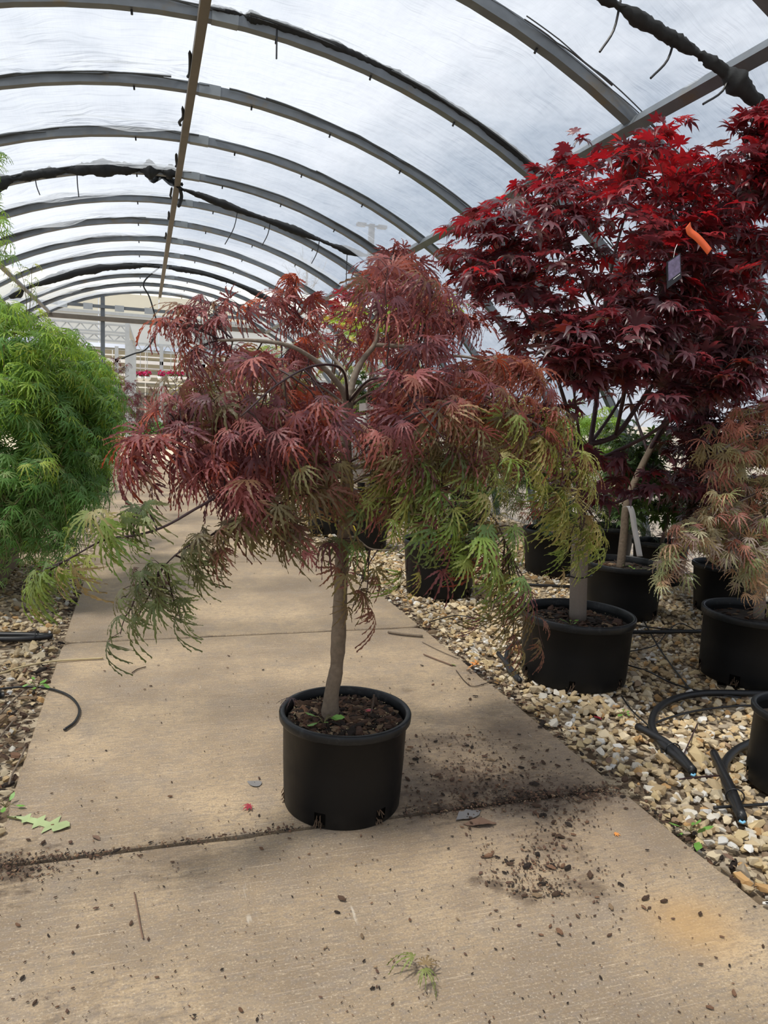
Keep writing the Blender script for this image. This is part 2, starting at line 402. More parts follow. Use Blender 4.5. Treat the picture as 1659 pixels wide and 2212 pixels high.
for k in range(len(ys)-1):
    a, b = ys[k]+.011, ys[k+1]-.011
    def edge(p, q, n):
        t = np.linspace(0, 1, n, endpoint=False)[:, None]; return np.asarray(p)*(1-t)+np.asarray(q)*t
    loop = np.concatenate([edge((PL, a), (PR, a), 60), edge((PR, a), (PR, b), 60), edge((PR, b), (PL, b), 60), edge((PL, b), (PL, a), 60)])
    c0 = np.array([(PL+PR)/2, (a+b)/2])
    nrm_ = (c0-loop); nrm_ /= np.linalg.norm(nrm_, axis=1)[:, None]
    jit = np.abs(rs.normal(0, 1, len(loop))); jit = (jit+np.roll(jit, 1)+np.roll(jit, 2))/3
    big_chip = np.zeros(len(loop))
    for _ in range(5):
        i = rs.integers(len(loop)); big_chip[(i+np.arange(-2, 3)) % len(loop)] += np.array([.002, .006, .009, .005, .002])
    for cx_, cy_ in ((PL, a), (PR, a), (PR, b), (PL, b)):
        dd = np.linalg.norm(loop-np.array([cx_, cy_]), axis=1); big_chip += .03*np.clip(1-dd/.05, 0, 1)
    inner = loop + nrm_*(.002*jit+big_chip)[:, None]
    n = len(loop)
    bev = inner + nrm_*.006
    V = np.concatenate([np.c_[bev, np.zeros(n)], np.c_[inner, np.full(n, -.006)], np.c_[inner, np.full(n, -.10)]])
    F = [tuple(range(n))]
    for r_ in range(2):
        for i in range(n): j = (i+1) % n; F.append((r_*n+i, (r_+1)*n+i, (r_+1)*n+j, r_*n+j))
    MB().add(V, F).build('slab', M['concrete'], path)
jm = MB()
for y in ys[1:-1]: jm.box((PL+.005, y-.014, -.09), (PR-.005, y+.014, -.030))
stuff(jm.build('joint_dirt', M['soil'], path))

# stones
def stone_variant(r):
    import bmesh
    P = r.normal(size=(13, 3)); P /= np.linalg.norm(P, axis=1)[:, None]; P *= np.array([.62, .46, .33])*r.uniform(.85, 1.15, 3)
    bm = bmesh.new()
    for p in P: bm.verts.new(p)
    ret = bmesh.ops.convex_hull(bm, input=bm.verts)
    bmesh.ops.delete(bm, geom=[v for v in bm.verts if not v.link_faces], context='VERTS')
    bmesh.ops.triangulate(bm, faces=bm.faces)
    bm.verts.index_update()
    V = np.array([v.co[:] for v in bm.verts]); T = np.array([[v.index for v in f.verts] for f in bm.faces]); bm.free()
    return V, T
def rotz(a, tilt):
    c, s = math.cos(a), math.sin(a); R = np.array([[c, -s, 0], [s, c, 0], [0, 0, 1]])
    t = tilt; X_ = np.array([[1, 0, 0], [0, math.cos(t[0]), -math.sin(t[0])], [0, math.sin(t[0]), math.cos(t[0])]])
    Y_ = np.array([[math.cos(t[1]), 0, math.sin(t[1])], [0, 1, 0], [-math.sin(t[1]), 0, math.cos(t[1])]])
    return R @ X_ @ Y_
def scatter(variants, places, name, mat_a, mat_o, parent, n_single, single_name, key, stuff_name):
    """places: (pos, 3x3, scale, colour); the n_single best by key become objects of their own, the rest one mesh"""
    order = np.argsort([-key(p) for p in places]) if n_single else np.arange(len(places))
    single = set(order[:n_single].tolist()); meshes = {}; base = np.array(world_loc(parent)) if parent is not None else np.zeros(3)
    out = []
    for i in order[:n_single]:
        pos, R, s, c, v = places[i]
        if v not in meshes:
            V, T = variants[v]; me = bpy.data.meshes.new(single_name); me.from_pydata(V.tolist(), [], T.tolist()); me.shade_smooth() if mat_o.name.find('leaf') >= 0 else None
            me.materials.append(mat_o); meshes[v] = me
        o = bpy.data.objects.new(single_name, meshes[v]); COL.objects.link(o)
        if parent is not None: o.parent = parent
        A = np.eye(4); A[:3, :3] = R*s; A[:3, 3] = pos-base
        o.matrix_basis = Matrix(A.tolist()); o.color = (*c, 1); out.append(o)
    VV, TT, CC, off = [], [], [], 0
    rest = [i for i in range(len(places)) if i not in single]
    for v in range(len(variants)):
        idx = [i for i in rest if places[i][4] == v]
        if not idx: continue
        V, T = variants[v]
        R = np.array([places[i][1]*places[i][2] for i in idx]); P = np.array([places[i][0] for i in idx]); C = np.array([places[i][3] for i in idx])
        W = np.einsum('nij,vj->nvi', R, V) + P[:, None, :]
        VV.append(W.reshape(-1, 3)); CC.append(np.repeat(C, len(V), 0))
        TT.append((T[None]+(np.arange(len(idx))*len(V))[:, None, None]+off).reshape(-1, 3)); off += len(idx)*len(V)
    if VV:
        o = stuff(mesh_np(stuff_name, np.concatenate(VV), np.concatenate(TT), mat_a, parent, np.concatenate(CC), smooth=(mat_a.name.find('leaf') >= 0)))
    return out
STONES = [stone_variant(rs) for _ in range(10)]
CREAMS = np.array([(.66, .51, .31), (.74, .61, .41), (.80, .74, .63), (.58, .42, .23), (.58, .35, .15), (.84, .81, .75), (.48, .39, .28), (.70, .54, .30), (.36, .25, .16)])
def stones(n, x0, x1, y0, y1, size, dark=1.0, keep=None):
    out = []
    for _ in range(n):
        x = rs.uniform(x0, x1); y = y0+(y1-y0)*rs.random()**1.5
        if keep and not keep(x, y): continue
        s = size*rs.lognormal(0, .28)
        z = -.022+rs.random()*.012+s*.15
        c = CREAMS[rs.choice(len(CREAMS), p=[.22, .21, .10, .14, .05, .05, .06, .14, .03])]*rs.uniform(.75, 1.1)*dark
        out.append((np.array([x, y, z]), rotz(rs.uniform(0, 6.3), rs.normal(0, .35, 2)), s, c, int(rs.integers(len(STONES)))))
    return out
def edge_dirt(x, y):     # bare soil next to the slab edge
    d = x-PR
    return not (d < .10 and rs.random() < .75*(1-d/.12)) and not (d < .3 and 2.2 < y < 2.75 and rs.random() < .45*(1-d/.3))
pl = stones(17500, PR+.012, 5.4, 1.1, 7.5, .034, 1.0, edge_dirt) + stones(2500, PR+.02, 5, 6.5, 12, .045)
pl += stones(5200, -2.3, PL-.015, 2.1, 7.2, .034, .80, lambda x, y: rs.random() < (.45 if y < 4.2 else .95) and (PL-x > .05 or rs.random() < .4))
SPOT = proj(np.array([p[0] for p in pl]))
def in_frame(q): return 0 < q[0] < 1659 and 0 < q[1] < 2212
keys = {id(p): (p[2]/q[2] if in_frame(q) else 0) for p, q in zip(pl, SPOT)}
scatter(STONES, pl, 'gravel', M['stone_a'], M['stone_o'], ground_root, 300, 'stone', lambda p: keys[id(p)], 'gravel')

# ------------------------------------------------------------------ greenhouse: hoops, film, purlins
ceiling = structure('ceiling', 'arched greenhouse roof of steel hoops under white plastic film'); ceiling['category'] = 'roof'
def arc(R, a0, a1, n, y):
    a = np.linspace(a0, a1, n); return np.c_[RIDGE_X+R*np.sin(a), np.full(n, y), HOOP_CZ+R*np.cos(a)]
AMAX = math.acos((0-HOOP_CZ-.02)/HOOP_R)
def hoop_mesh(y, w=.07, a0=-AMAX, a1=AMAX, n=49, R=HOOP_R, pale=False):
    mb = MB(); V = []
    for a in np.linspace(a0, a1, n):
        rad = np.array([math.sin(a), 0, math.cos(a)]); c = np.array([RIDGE_X, y, HOOP_CZ])
        for dr, dy in ((-w/2, -w/2), (-w/2, w/2), (w/2, w/2), (w/2, -w/2)): V.append(c+rad*(R+dr)+np.array([0, dy, 0]))
    F = [(i*4+k, i*4+(k+1) % 4, (i+1)*4+(k+1) % 4, (i+1)*4+k) for i in range(n-1) for k in range(4)]
    return mb.add(V, F+[(3, 2, 1, 0), tuple((n-1)*4+k for k in range(4))])
hoops_y = [Y_FIRST+BAY*k for k in range(-7, 12)]
for k, y in enumerate(hoops_y):
    h_ = hoop_mesh(y).build('hoop', M['steel'], ceiling)
    if -1 < y:
        for a0 in (.012, ):
            hoop_mesh(y, .078, a0, a0+.035, 4).build('sleeve', M['sleeve'], h_)
        b = MB()
        for a in (.10, .24, .38, -.09):
            rad = np.array([math.sin(a), 0, math.cos(a)]); p = np.array([RIDGE_X, y, HOOP_CZ])+rad*(HOOP_R-.04)
            b.tube([p, p-rad*.03], .008, 5)
        b.build('bolt', M['black_rubber'], h_)
for name_, px_, pz_, w_ in (('purlin', RIDGE_X-.005, HOOP_CZ+HOOP_R-.075, .062), ('purlin', 2.83, 1.45+1.80, .068), ('purlin', -2.02, 1.45+1.86, .06)):
    b = MB(); ang = math.atan2(px_-RIDGE_X, pz_-HOOP_CZ); u_ = (math.sin(ang), 0, math.cos(ang))
    b.bar((px_, hoops_y[0], pz_), (px_, hoops_y[-1]+.05, pz_), w_, w_, u_)
    b.build(name_, M['steel_rust'] if abs(px_-RIDGE_X) < .1 else M['steel'], ceiling)
# dark gathered edge of the old shade net, creased along the near side of each hoop, and its clips at the ridge
rg = np.random.default_rng(29)
for y in hoops_y:
    if y < 4: continue
    gb = MB()
    for q in range(9):
        right = q >= 6
        a = np.arange(-.80, .04, .012) if not right else np.arange(.06, .75, .012)
        if q % 3: 
            i0 = rg.integers(0, len(a)//2); a = a[i0:i0+rg.integers(12, len(a)//2+12)]
        kk = np.linspace(0, len(a)*.012/.05, len(a)); wob = np.interp(kk, np.arange(int(kk[-1])+2), rg.normal(0, 1, int(kk[-1])+2))
        wob2 = np.interp(kk*.3, np.arange(int(kk[-1]*.3)+2), rg.normal(0, 1, int(kk[-1]*.3)+2))
        off = .045+abs(rg.normal(0, .022))*(1.0 if not right else .7)+.008*wob+.020*wob2
        P = np.c_[RIDGE_X+(HOOP_R+.028)*np.sin(a), y-np.clip(off, .036, .2), HOOP_CZ+(HOOP_R+.028)*np.cos(a)-.006*np.abs(wob)]
        gb.tube(P, np.clip(.0035+.004*rg.random()+.003*wob2, .0015, .011), 4)
    gb.build('gathered_edge', M['black_cloth'] if 'gather' not in M else M['gather'], ceiling)
for y in np.arange(4.5, 12.5, 1.217):
    c = np.array([RIDGE_X-.055, y+rg.normal(0, .05), HOOP_CZ+HOOP_R-.06]); P = spline([c, c+[rg.normal(0, .010), .16, -.03*rg.random()], c+[rg.normal(0, .012), .35, -.01], c+[.01, .50+.1*rg.random(), .02]], 4)
    MB().tube(P, np.array([.004]+[.013]*(len(P)-2)+[.004]), 6).build('ridge_clip', M['black_cloth'], ceiling, True)
# film: one sheet per bay, puckered where it is gathered near the far hoop
rf = np.random.default_rng(11)
def vnoise(seed, n1, n2, f1, f2):
    r = np.random.default_rng(seed); g0 = r.normal(size=(f1+2, f2+2)); a = np.linspace(0, f1, n1); b = np.linspace(0, f2, n2)
    i = a.astype(int); j = b.astype(int); u = a-i; v = b-j; u = u*u*(3-2*u); v = v*v*(3-2*v)
    G = lambda di, dj: g0[np.ix_(i+di, j+dj)]
    return (G(0, 0)*(1-u)[:, None]*(1-v)+G(1, 0)*u[:, None]*(1-v)+G(0, 1)*(1-u)[:, None]*v+G(1, 1)*u[:, None]*v)
for k in range(len(hoops_y)-1):
    y0, y1 = hoops_y[k], hoops_y[k+1]; na, ny = 161, 37
    A = np.linspace(-AMAX, AMAX, na); T = np.linspace(0, 1, ny)
    folds = vnoise(40+k, na, ny, 26, 16)*.5+vnoise(80+k, na, ny, 9, 5)
    env = np.clip((T-.45)/.55, 0, 1)**1.5*(1-T**12)
    side = np.where(A < .03, 1.0, .35)[:, None]
    D = -.055*np.sin(T*math.pi)[None, :]+.020*folds*np.sin(T*math.pi)[None, :]+.05*vnoise(7+k, na, ny, 30, 13)*env[None, :]*side
    Rr = HOOP_R+.045+np.minimum(D, .03)
    X = RIDGE_X+Rr*np.sin(A)[:, None]; Z = HOOP_CZ+Rr*np.cos(A)[:, None]; Yv = (y0+(y1-y0)*T)[None, :]+0*X
    V = np.stack([X, Yv, Z], -1).reshape(-1, 3)
    ii = (np.arange(na-1)[:, None]*ny+np.arange(ny-1)[None, :]).ravel()
    Tt = np.concatenate([np.c_[ii, ii+1, ii+ny+1], np.c_[ii, ii+ny+1, ii+ny]])
    o = mesh_np('film_sheet', V, Tt, M['film'], ceiling)
    uvl = o.data.uv_layers.new(name='UVMap')
    UVv = np.stack([np.repeat(A*HOOP_R, ny), Yv.ravel()], -1)
    uvl.data.foreach_set('uv', UVv[Tt.ravel()].astype(np.float32).ravel())

# gathered black shade cloth along some hoops
def cloth_roll(pts, r, label, mat='black_cloth', straps=(), seed=1, lump=.35, fray=False):
    r_ = np.random.default_rng(seed)
    P = spline(pts, 14); n = len(P)
    rr = r*(1+lump*np.interp(np.arange(n), np.linspace(0, n, max(4, n//5)), r_.normal(0, 1, max(4, n//5))))*np.interp(np.arange(n), [0, 4, n-5, n-1], [.5, 1, 1, .4])
    rr = np.clip(rr, r*.3, r*2.2)
    t = thing('shade_cloth_roll', label, 'shade cloth', P[0])
    V, F = tube(P, rr, 9); V = V+r_.normal(0, r*.10, V.shape)
    MB().add(V, F).build('rolled_cloth', M[mat], t, True)
    for (f, L, dx) in straps:
        p = P[int(f*(n-1))]; b = MB(); b.tube(spline([p+[0, 0, r*.8], p+[dx*.3, -.01, -L*.5], p+[dx, -.02, -L]], 4), .006, 5); b.build('strap', M['black_rubber'], t)
    return t
def along(pix, y, dr=0.0):
    """points on the roof arc of a hoop at depth y nearest to the given picture points"""
    out = []
    for px, py in pix:
        p = at(px, py, y); d = p-np.array([RIDGE_X, y, HOOP_CZ]); a = math.atan2(d[0], d[2])
        out.append(np.array([RIDGE_X+(HOOP_R+dr)*math.sin(a), y, HOOP_CZ+(HOOP_R+dr)*math.cos(a)]))
    return out
H = lambda k: Y_FIRST+BAY*(k-1)
cloth_roll([p+np.array([0, -.03, 0]) for p in along([(450, 12), (520, 20), (560, 40), (640, 80), (740, 118), (830, 150), (920, 200), (1010, 258), (1110, 320), (1200, 352)], H(1), .035)], .026,
           'long black shade cloth bunched along the second steel hoop overhead, right of the ridge', straps=((.28, .22, .0),), seed=2)
cloth_roll([at(px, py, y) for px, py, y in ((1290, -15, 3.25), (1400, 52, 3.25), (1480, 100, 3.25), (1560, 150, 3.22), (1620, 205, 3.2), (1690, 270, 3.2))], .034,
           'thick black shade cloth roll crossing the top right corner of the roof', straps=((.09, .22, -.1), (.35, .2, -.13), (.66, .16, -.16)), seed=3, lump=.25)
cloth_roll([p+np.array([0, -.05, 0]) for p in along([(-60, 420), (0, 398), (60, 378), (130, 365), (200, 360), (270, 362), (330, 366), (385, 372)], H(4), .0)], .055,
           'ragged black shade cloth bunched on the hoop left of the ridge', straps=((.5, .28, .02), (.32, .2, .05)), seed=4, lump=.5)
cloth_roll([at(px, py, y) for px, py, y in ((392, 408, H(4)+.3), (440, 425, H(4)+.35), (520, 455, H(4)+.4), (590, 480, H(4)+.45), (670, 510, H(4)+.5), (740, 538, H(4)+.5), (805, 556, H(4)+.5), (850, 575, H(4)+.5))], .035,
           'slim black shade cloth roll slung below the roof towards the lamp post', straps=((.28, .42, -.15), (.42, .3, -.1), (.62, .3, -.1), (.74, .42, 0), (.86, .28, -.05)), seed=5)
cloth_roll([p+np.array([0, -.05, 0]) for p in along([(20, 640), (70, 612), (140, 592), (220, 580), (300, 578), (345, 575)], H(9), -.02)], .05,
           'black shade cloth bunched on a distant hoop left of the ridge', seed=6, lump=.6)
cloth_roll([p+np.array([0, -.05, 0]) for p in along([(365, 573), (430, 592), (500, 622), (560, 655), (620, 690)], H(9), -.02)], .045,
           'black shade cloth bunched on a distant hoop right of the ridge', seed=7, lump=.4)
# loose net tails at the ridge
t = thing('shade_net_scrap', 'torn scrap of black shade net dangling beside the ridge purlin', 'shade net', at(345, 395, H(4)+.15))
sc_ = MB(); rr_ = np.random.default_rng(5)
for q in range(5):
    P = spline([at(px+rr_.normal(0, 4), py+rr_.normal(0, 4), H(4)+.12) for px, py in ((322, 378), (330, 390), (352, 380), (375, 395), (392, 405))], 6)
    sc_.tube(P, .012+.012*rr_.random(), 5)
sc_.build('torn_net', M['net'], t)
MB().tube(spline([at(388, 405, H(4)+.1), at(392, 425, H(4)+.2), at(386, 445, H(4)+.2), at(392, 430, H(4)+.3)], 6), .02, 6).build('knot', M['black_cloth'], t, True)
t = tag(MB().tube(spline([at(px, py, 16) for px, py in ((345, 577), (318, 600), (310, 617), (322, 640), (332, 672), (338, 700), (330, 735), (312, 757), (290, 764), (262, 775))], 8), .016, 6).build('hanging_strap', M['black_cloth']),
        'long black strap hanging in loops before the far end of the greenhouse', 'strap')

# ------------------------------------------------------------------ end wall and the yard beyond
YE = hoops_y[-1]
wall_end = structure('wall_end', 'open steel-framed end of the greenhouse'); wall_end['category'] = 'wall'
def bar_px(name, a, b, y, w, mat, parent, h=None): MB().bar(at(*a, y), at(*b, y), w, h).build(name, M[mat], parent)
pl_ = at(222, 700, YE)[0]; pr_ = at(464, 700, YE)[0]
def arc_z(x): return HOOP_CZ+math.sqrt(HOOP_R**2-(x-RIDGE_X)**2)
for x in (pl_, pr_, -3.2, 3.9): MB().bar((x, YE, 0), (x, YE, arc_z(x)-.04), .09, .09).build('post', M['steel'], wall_end)
zl = at(230, 690, YE)[2]
MB().bar((-4.0, YE-.06, zl), (4.7, YE-.06, zl), .1, .1).build('rail', M['steel_rust'], wall_end)
zu = at(222, 663, YE)[2]
MB().bar((-2.9, YE-.06, zu), (3.6, YE-.06, zu), .07, .07).build('rail', M['steel'], wall_end)
for px in (135, 190, 258, 322, 400): 
    c = at(px, 665, YE-.12); MB().box((c[0]-.1, YE-.12, zu-.09), (c[0]+.1, YE-.1, zu+.05)).build('bracket', M['steel_pale'], wall_end)
# black net curtain caught up at the right post
t = thing('net_curtain', 'black net curtain tied up at the right post of the far doorway', 'net curtain', at(420, 700, YE-.3))
P = []; nu, nv = 14, 10
for i in range(nu):
    for j in range(nv):
        u, v = i/(nu-1), j/(nv-1)
        top = at(405+u*55, 700, YE-.25); bot = at(445+u*35, 768-18*math.sin(u*3.14), YE-.25)
        p = top*(1-v)+bot*v; p[1] += .08*math.sin(u*14+v*3); P.append(p)
MB().add(P, [(i*nv+j, (i+1)*nv+j, (i+1)*nv+j+1, i*nv+j+1) for i in range(nu-1) for j in range(nv-1)]).build('net', M['net'], t, True)

# far greenhouse
far = thing('far_greenhouse', 'large white and cream greenhouse across the yard beyond the far doorway', 'greenhouse', (0, 30, 0))
YF = 34.0
zt, zm, zb = at(300, 637, YF)[2], at(300, 682, YF)[2], at(300, 746, YF)[2]
for i in range(9):
    x = -9+2.4*i; MB().box((x, YF, zm+.02), (x+2.37, YF+.08, zt)).build('fascia_panel', M['cream'], far)
    MB().box((x, YF, zb), (x+2.37, YF+.06, zm-.02)).build('wall_panel', M['fog_white'], far)
MB().box((-9, YF-.05, zm-.06), (13, YF-.01, zm+.06)).build('gutter', M['steel_pale'], far)
MB().add([(-9, YF+.08, zt), (13, YF+.08, zt), (13, YF+9, zt+2.0), (-9, YF+9, zt+2.0), (-9, YF+.08, zt-.1), (13, YF+.08, zt-.1), (13, YF+9, zt+1.9), (-9, YF+9, zt+1.9)], [(0, 1, 2, 3), (7, 6, 5, 4), (0, 4, 5, 1), (1, 5, 6, 2), (2, 6, 7, 3), (3, 7, 4, 0)]).build('roof', M['cream'], far)
def truss(x0, x1, z0, z1, y, n, mat='steel_pale', w=.06):
    b = MB(); b.bar((x0, y, z0), (x1, y, z0), w); b.bar((x0, y, z1), (x1, y, z1), w)
    for i in range(n):
        xa = x0+(x1-x0)*i/n; xm = x0+(x1-x0)*(i+.5)/n; xb = x0+(x1-x0)*(i+1)/n
        b.bar((xa, y, z0), (xm, y, z1), w*.6); b.bar((xm, y, z1), (xb, y, z0), w*.6)
    return b
y1 = 27.0
def X_(px, y): return at(px, 760, y)[0]
def Z_(px, py, y): return at(px, py, y)[2]
truss(X_(40, y1), X_(275, y1), Z_(220, 716, y1), Z_(220, 700, y1), y1, 8).build('truss', M['steel_pale'], far)
truss(X_(40, y1), X_(275, y1), Z_(220, 735, y1), Z_(220, 722, y1), y1, 8).build('truss', M['steel_pale'], far)
y2 = 33.0
truss(X_(285, y2), X_(480, y2), Z_(380, 764, y2), Z_(380, 747, y2), y2, 9).build('truss', M['steel_pale'], far)
for px, y, ztop in ((275, y1, 700), (283, 28.5, 735), (290, 30.5, 745), (349, y2, 746), (440, y2, 750), (500, y2, 750), (560, y2, 750), (252, y2, 748), (180, y1, 735)):
    MB().bar((X_(px, y), y, 0), (X_(px, y), y, Z_(px, ztop, y)), .14).build('post', M['steel_pale'], far)
MB().bar((X_(275, y1), y1, Z_(275, 700, y1)), (X_(291, 32), 32, Z_(291, 748, 32)), .12).build('gutter_beam', M['steel_pale'], far)
for py, w in ((784, .14), (813, .10), (826, .07), (772, .05), (797, .05), (838, .05)):
    MB().bar((-7, y2, Z_(330, py, y2)), (11, y2, Z_(330, py, y2)), w, w).build('pipe', M['white_metal'], far)
rq = np.random.default_rng(15)
for i in range(16):
    x = -4.5+.65*i; MB().bar((x, y2+.5, .9), (x, y2+.5, Z_(330, 760, y2)), .03).build('upright', M['white_metal'], far)
MB().box((-9, YF+7.5, 0), (13, YF+7.6, zb+.2)).build('back_wall', M['cream'], far)
for i in range(7): MB().bar((-9, YF+7.4, .7+.55*i), (13, YF+7.4, .7+.55*i), .09).build('shelf_rail', M['steel_pale'], far)

# ------------------------------------------------------------------ leaves
def lace_leaf(r, nl=7, teeth=5, droop=.5):
    """finely cut leaf: narrow toothed lobes fanning from the stalk; +Y along the middle lobe, +Z the upper side"""
    V, T = [], []; half = (nl-1)//2
    for i in range(-half, half+1):
        ang = math.radians(i*(104/half)*(.92+.16*r.random()))*.78; L = (1.0-.16*abs(i)**1.25/half**.25)*(.9+.2*r.random())
        L = max(L, .42); kd = droop*(.6+.8*r.random()); kc = r.normal(0, .10)+.10*i/half
        n = teeth*2; wmax = .050*(.85+.3*r.random())
        base = len(V); prev = None
        dx, dy = math.sin(ang), math.cos(ang)
        for s in range(n+1):
            t = s/n
            rad = L*(.04+.96*t); z = -kd*L*t*t*.9+.05*L*math.sin(t*3.1)
            rad2 = rad*(1-.22*kd*t*t); side = kc*L*t*t
            env = math.sin(math.pi*min(1, (t*.93+.07))**.8)**.75
            for sg in (-1, 1):
                tooth = (s % 2) if sg < 0 else ((s+1) % 2)
                w = wmax*env*(1.0 if tooth else .46) if s < n else .002
                w = max(w, .007 if s < n else .001); fw = .055 if tooth else 0.0
                ox = sg*w+side
                V.append((dx*(rad2+fw*L)+dy*ox, dy*(rad2+fw*L)-dx*ox, z-abs(w)*.25))
            V.append((dx*rad2+dy*side, dy*rad2-dx*side, z))
        for s in range(n):
            a = base+3*s; b = a+3
            T += [(a, a+2, b+2), (a, b+2, b), (a+2, a+1, b+1), (a+2, b+1, b+2)]
    return np.array(V), np.array(T)[:, ::-1]
def palm_leaf(r, droop=.35):
    """broad seven-lobed maple leaf"""
    A = [0, 36, 72, 112]; Ls = [1, .95, .74, .42]; angs = [-112, -72, -36, 0, 36, 72, 112]
    Ls = [Ls[min(3, abs(i-3))]*(.9+.2*r.random()) for i in range(7)]
    V = [(0, 0, 0)]; T = []
    def P(a, rad, side, kd):
        a = math.radians(a); z = -kd*rad*rad; rr = rad*(1-.15*kd*rad)
        return (math.sin(a)*rr+math.cos(a)*side, math.cos(a)*rr-math.sin(a)*side, z)
    notch = [P(-140, .10, 0, 0)]+[P((angs[i]+angs[i+1])/2+r.normal(0, 2), .29*min(Ls[i], Ls[i+1])+.04, 0, droop*.4) for i in range(6)]+[P(140, .10, 0, 0)]
    nb = len(V); V += notch
    for i in range(7):
        kd = droop*(.4+1.2*r.random()); a = angs[i]+r.normal(0, 3); L = Ls[i]; w = .150*L*(.85+.3*r.random()); b = len(V)
        V += [P(a, .42*L, 0, kd), P(a, .72*L, 0, kd), P(a, L, r.normal(0, .04), kd*1.25)]
        V += [(p[0], p[1], p[2]+.035) for p in (P(a, .52*L, -w, kd), P(a, .52*L, w, kd), P(a, .75*L, -w*.55, kd), P(a, .75*L, w*.55, kd))]
        m1, m2, tp, sl, sr, ul, ur = range(b, b+7); nl, nr = nb+i, nb+i+1
        T += [(0, m1, nl), (0, nr, m1), (nl, m1, sl), (m1, nr, sr), (sl, m1, m2), (sl, m2, ul), (m1, sr, m2), (m2, sr, ur), (ul, m2, tp), (m2, ur, tp)]
    return np.array(V), np.array(T)[:, ::-1]
LACE = [lace_leaf(RNG, 7 if i % 2 else 9, 5, .35+.12*i) for i in range(6)]
LACE_FINE = [lace_leaf(RNG, 7, 4, .3+.15*i) for i in range(5)]
LACE_MID = [lace_leaf(RNG, 7, 4, .35+.13*i) for i in range(5)]
LACE_FAR = [lace_leaf(RNG, 7, 2, .4+.15*i) for i in range(4)]
PALM = [palm_leaf(RNG, .08+.075*i) for i in range(6)]

def inside(poly, x, y):
    c = False; n = len(poly)
    for i in range(n):
        (x1, y1_), (x2, y2_) = poly[i], poly[i-1]
        if (y1_ > y) != (y2_ > y) and x < (x2-x1)*(y-y1_)/(y2_-y1_+1e-9)+x1: c = not c
    return c
class Crown:
    """collects twigs and leaves of one plant, then builds them as parts of it"""
    def __init__(s, root, axis, style, rng):
        s.root, s.axis, s.style, s.r = root, np.asarray(axis, float), style, rng
        s.twigs = MB(); s.places = []; s.nodes = []; s.gap = None
    def branch(s, pts, r0, r1, mat, name='branch', n=6, sides=8):
        P = spline(pts, n); rr = np.linspace(r0, r1, len(P))*(1+.06*s.r.normal(size=len(P)))
        MB().tube(P, rr, sides).build(name, M[mat], s.root, True); s.nodes += list(P[len(P)//4:])
        return P
    def twig(s, P, r0, n_leaves, size, colour, f0=.35, petiole=.035, variants=6, hang=.66):
        """P: points of the twig from its foot to its tip"""
        P = np.asarray(P, float); r = s.r; m = len(P)
        s.twigs.tube(P, np.linspace(r0, .0012, m), 4, caps=False)
        for q in range(n_leaves):
            t = f0+(1-f0)*(q+.5*r.random())/max(1, n_leaves-.5); t = min(t, 1.0)
            i = min(int(t*(m-1)), m-2); u = t*(m-1)-i; p = P[i]*(1-u)+P[i+1]*u; tan = unit(P[i+1]-P[i])
            out = p-s.axis; out[2] = 0; out = unit(out)
            sd = unit(np.cross(tan, UP)+1e-3)*(1 if q % 2 else -1)
            pd = unit(tan*.55+sd*.8+UP*(.2 if s.style == 'lace' else .1)+r.normal(0, .25, 3))
            pl_ = petiole*(.6+.8*r.random()); b = p+pd*pl_
            if s.style == 'lace':
                d = unit(out*.42+pd*.5-UP*hang+r.normal(0, .30, 3)); n0 = out*.75+UP*.8+r.normal(0, .3, 3)
            else:
                d = unit(out*.55+pd*.9+UP*-.28+r.normal(0, .22, 3)); n0 = UP+out*.15+r.normal(0, .24, 3)
            n = unit(n0-(n0@d)*d); x = np.cross(d, n)
            s.twigs.tube([p, p+pd*pl_*.6+[0, 0, .004], b], [.0011, .0010, .0008], 3, caps=False)
            if math.hypot(b[0]-RIDGE_X, b[2]-HOOP_CZ) > HOOP_R-.22 or b[2] < .1: continue
            if s.gap and b[1] < s.gap[4] and r.random() < .8:
                q_ = proj(b)[0]
                if s.gap[0] < q_[0] < s.gap[1] and s.gap[2] < q_[1] < s.gap[3]: continue
            s.places.append((b, np.c_[x, d, n], size*(.68+.5*r.random()), np.clip(colour(b, r), 0, 1), int(r.integers(variants))))
    def reach(s, tip, up=.22, mid=.6):
        tip = np.array(tip); q_ = tip-np.array([RIDGE_X, tip[1], HOOP_CZ]); R_ = math.hypot(q_[0], q_[2])
        if R_ > HOOP_R-.35: tip = np.array([RIDGE_X, tip[1], HOOP_CZ])+q_*((HOOP_R-.35)/R_)
        N = np.array(s.nodes); d = np.linalg.norm(N-tip, axis=1)+np.maximum(0, N[:, 2]-tip[2]-.25)*(.0 if s.style == 'lace' else .8)
        j = int(np.argsort(d)[min(len(d)-1, int(s.r.integers(0, 4)))]); p0 = N[j]; L = np.linalg.norm(tip-p0)
        c = p0*(1-mid)+tip*mid+UP*L*up+s.r.normal(0, .05*L, 3)
        t = np.linspace(0, 1, 9)[:, None]
        P = p0*(1-t)**2+2*c*t*(1-t)+tip*t*t
        P[1:-1] += s.r.normal(0, .008*L, (7, 3)); return P
    def finish(s, variants, mat, twig_mat, n_single=300):
        stuff(s.twigs.build('twigs', M[twig_mat], s.root))
        Q = proj(np.array([p[0] for p in s.places])); key = {id(p): ((p[2]/q[2]) if (-20 < q[0] < 1680 and -20 < q[1] < 2230) else 0) for p, q in zip(s.places, Q)}
        n_in = sum(1 for v in key.values() if v > 0)
        scatter(variants, s.places, 'foliage', M[mat+'_a'], M[mat+'_o'], s.root, min(n_single, n_in), 'leaf', lambda p: key[id(p)], 'foliage')
def lerp(a, b, t): return np.asarray(a)*(1-t)+np.asarray(b)*t
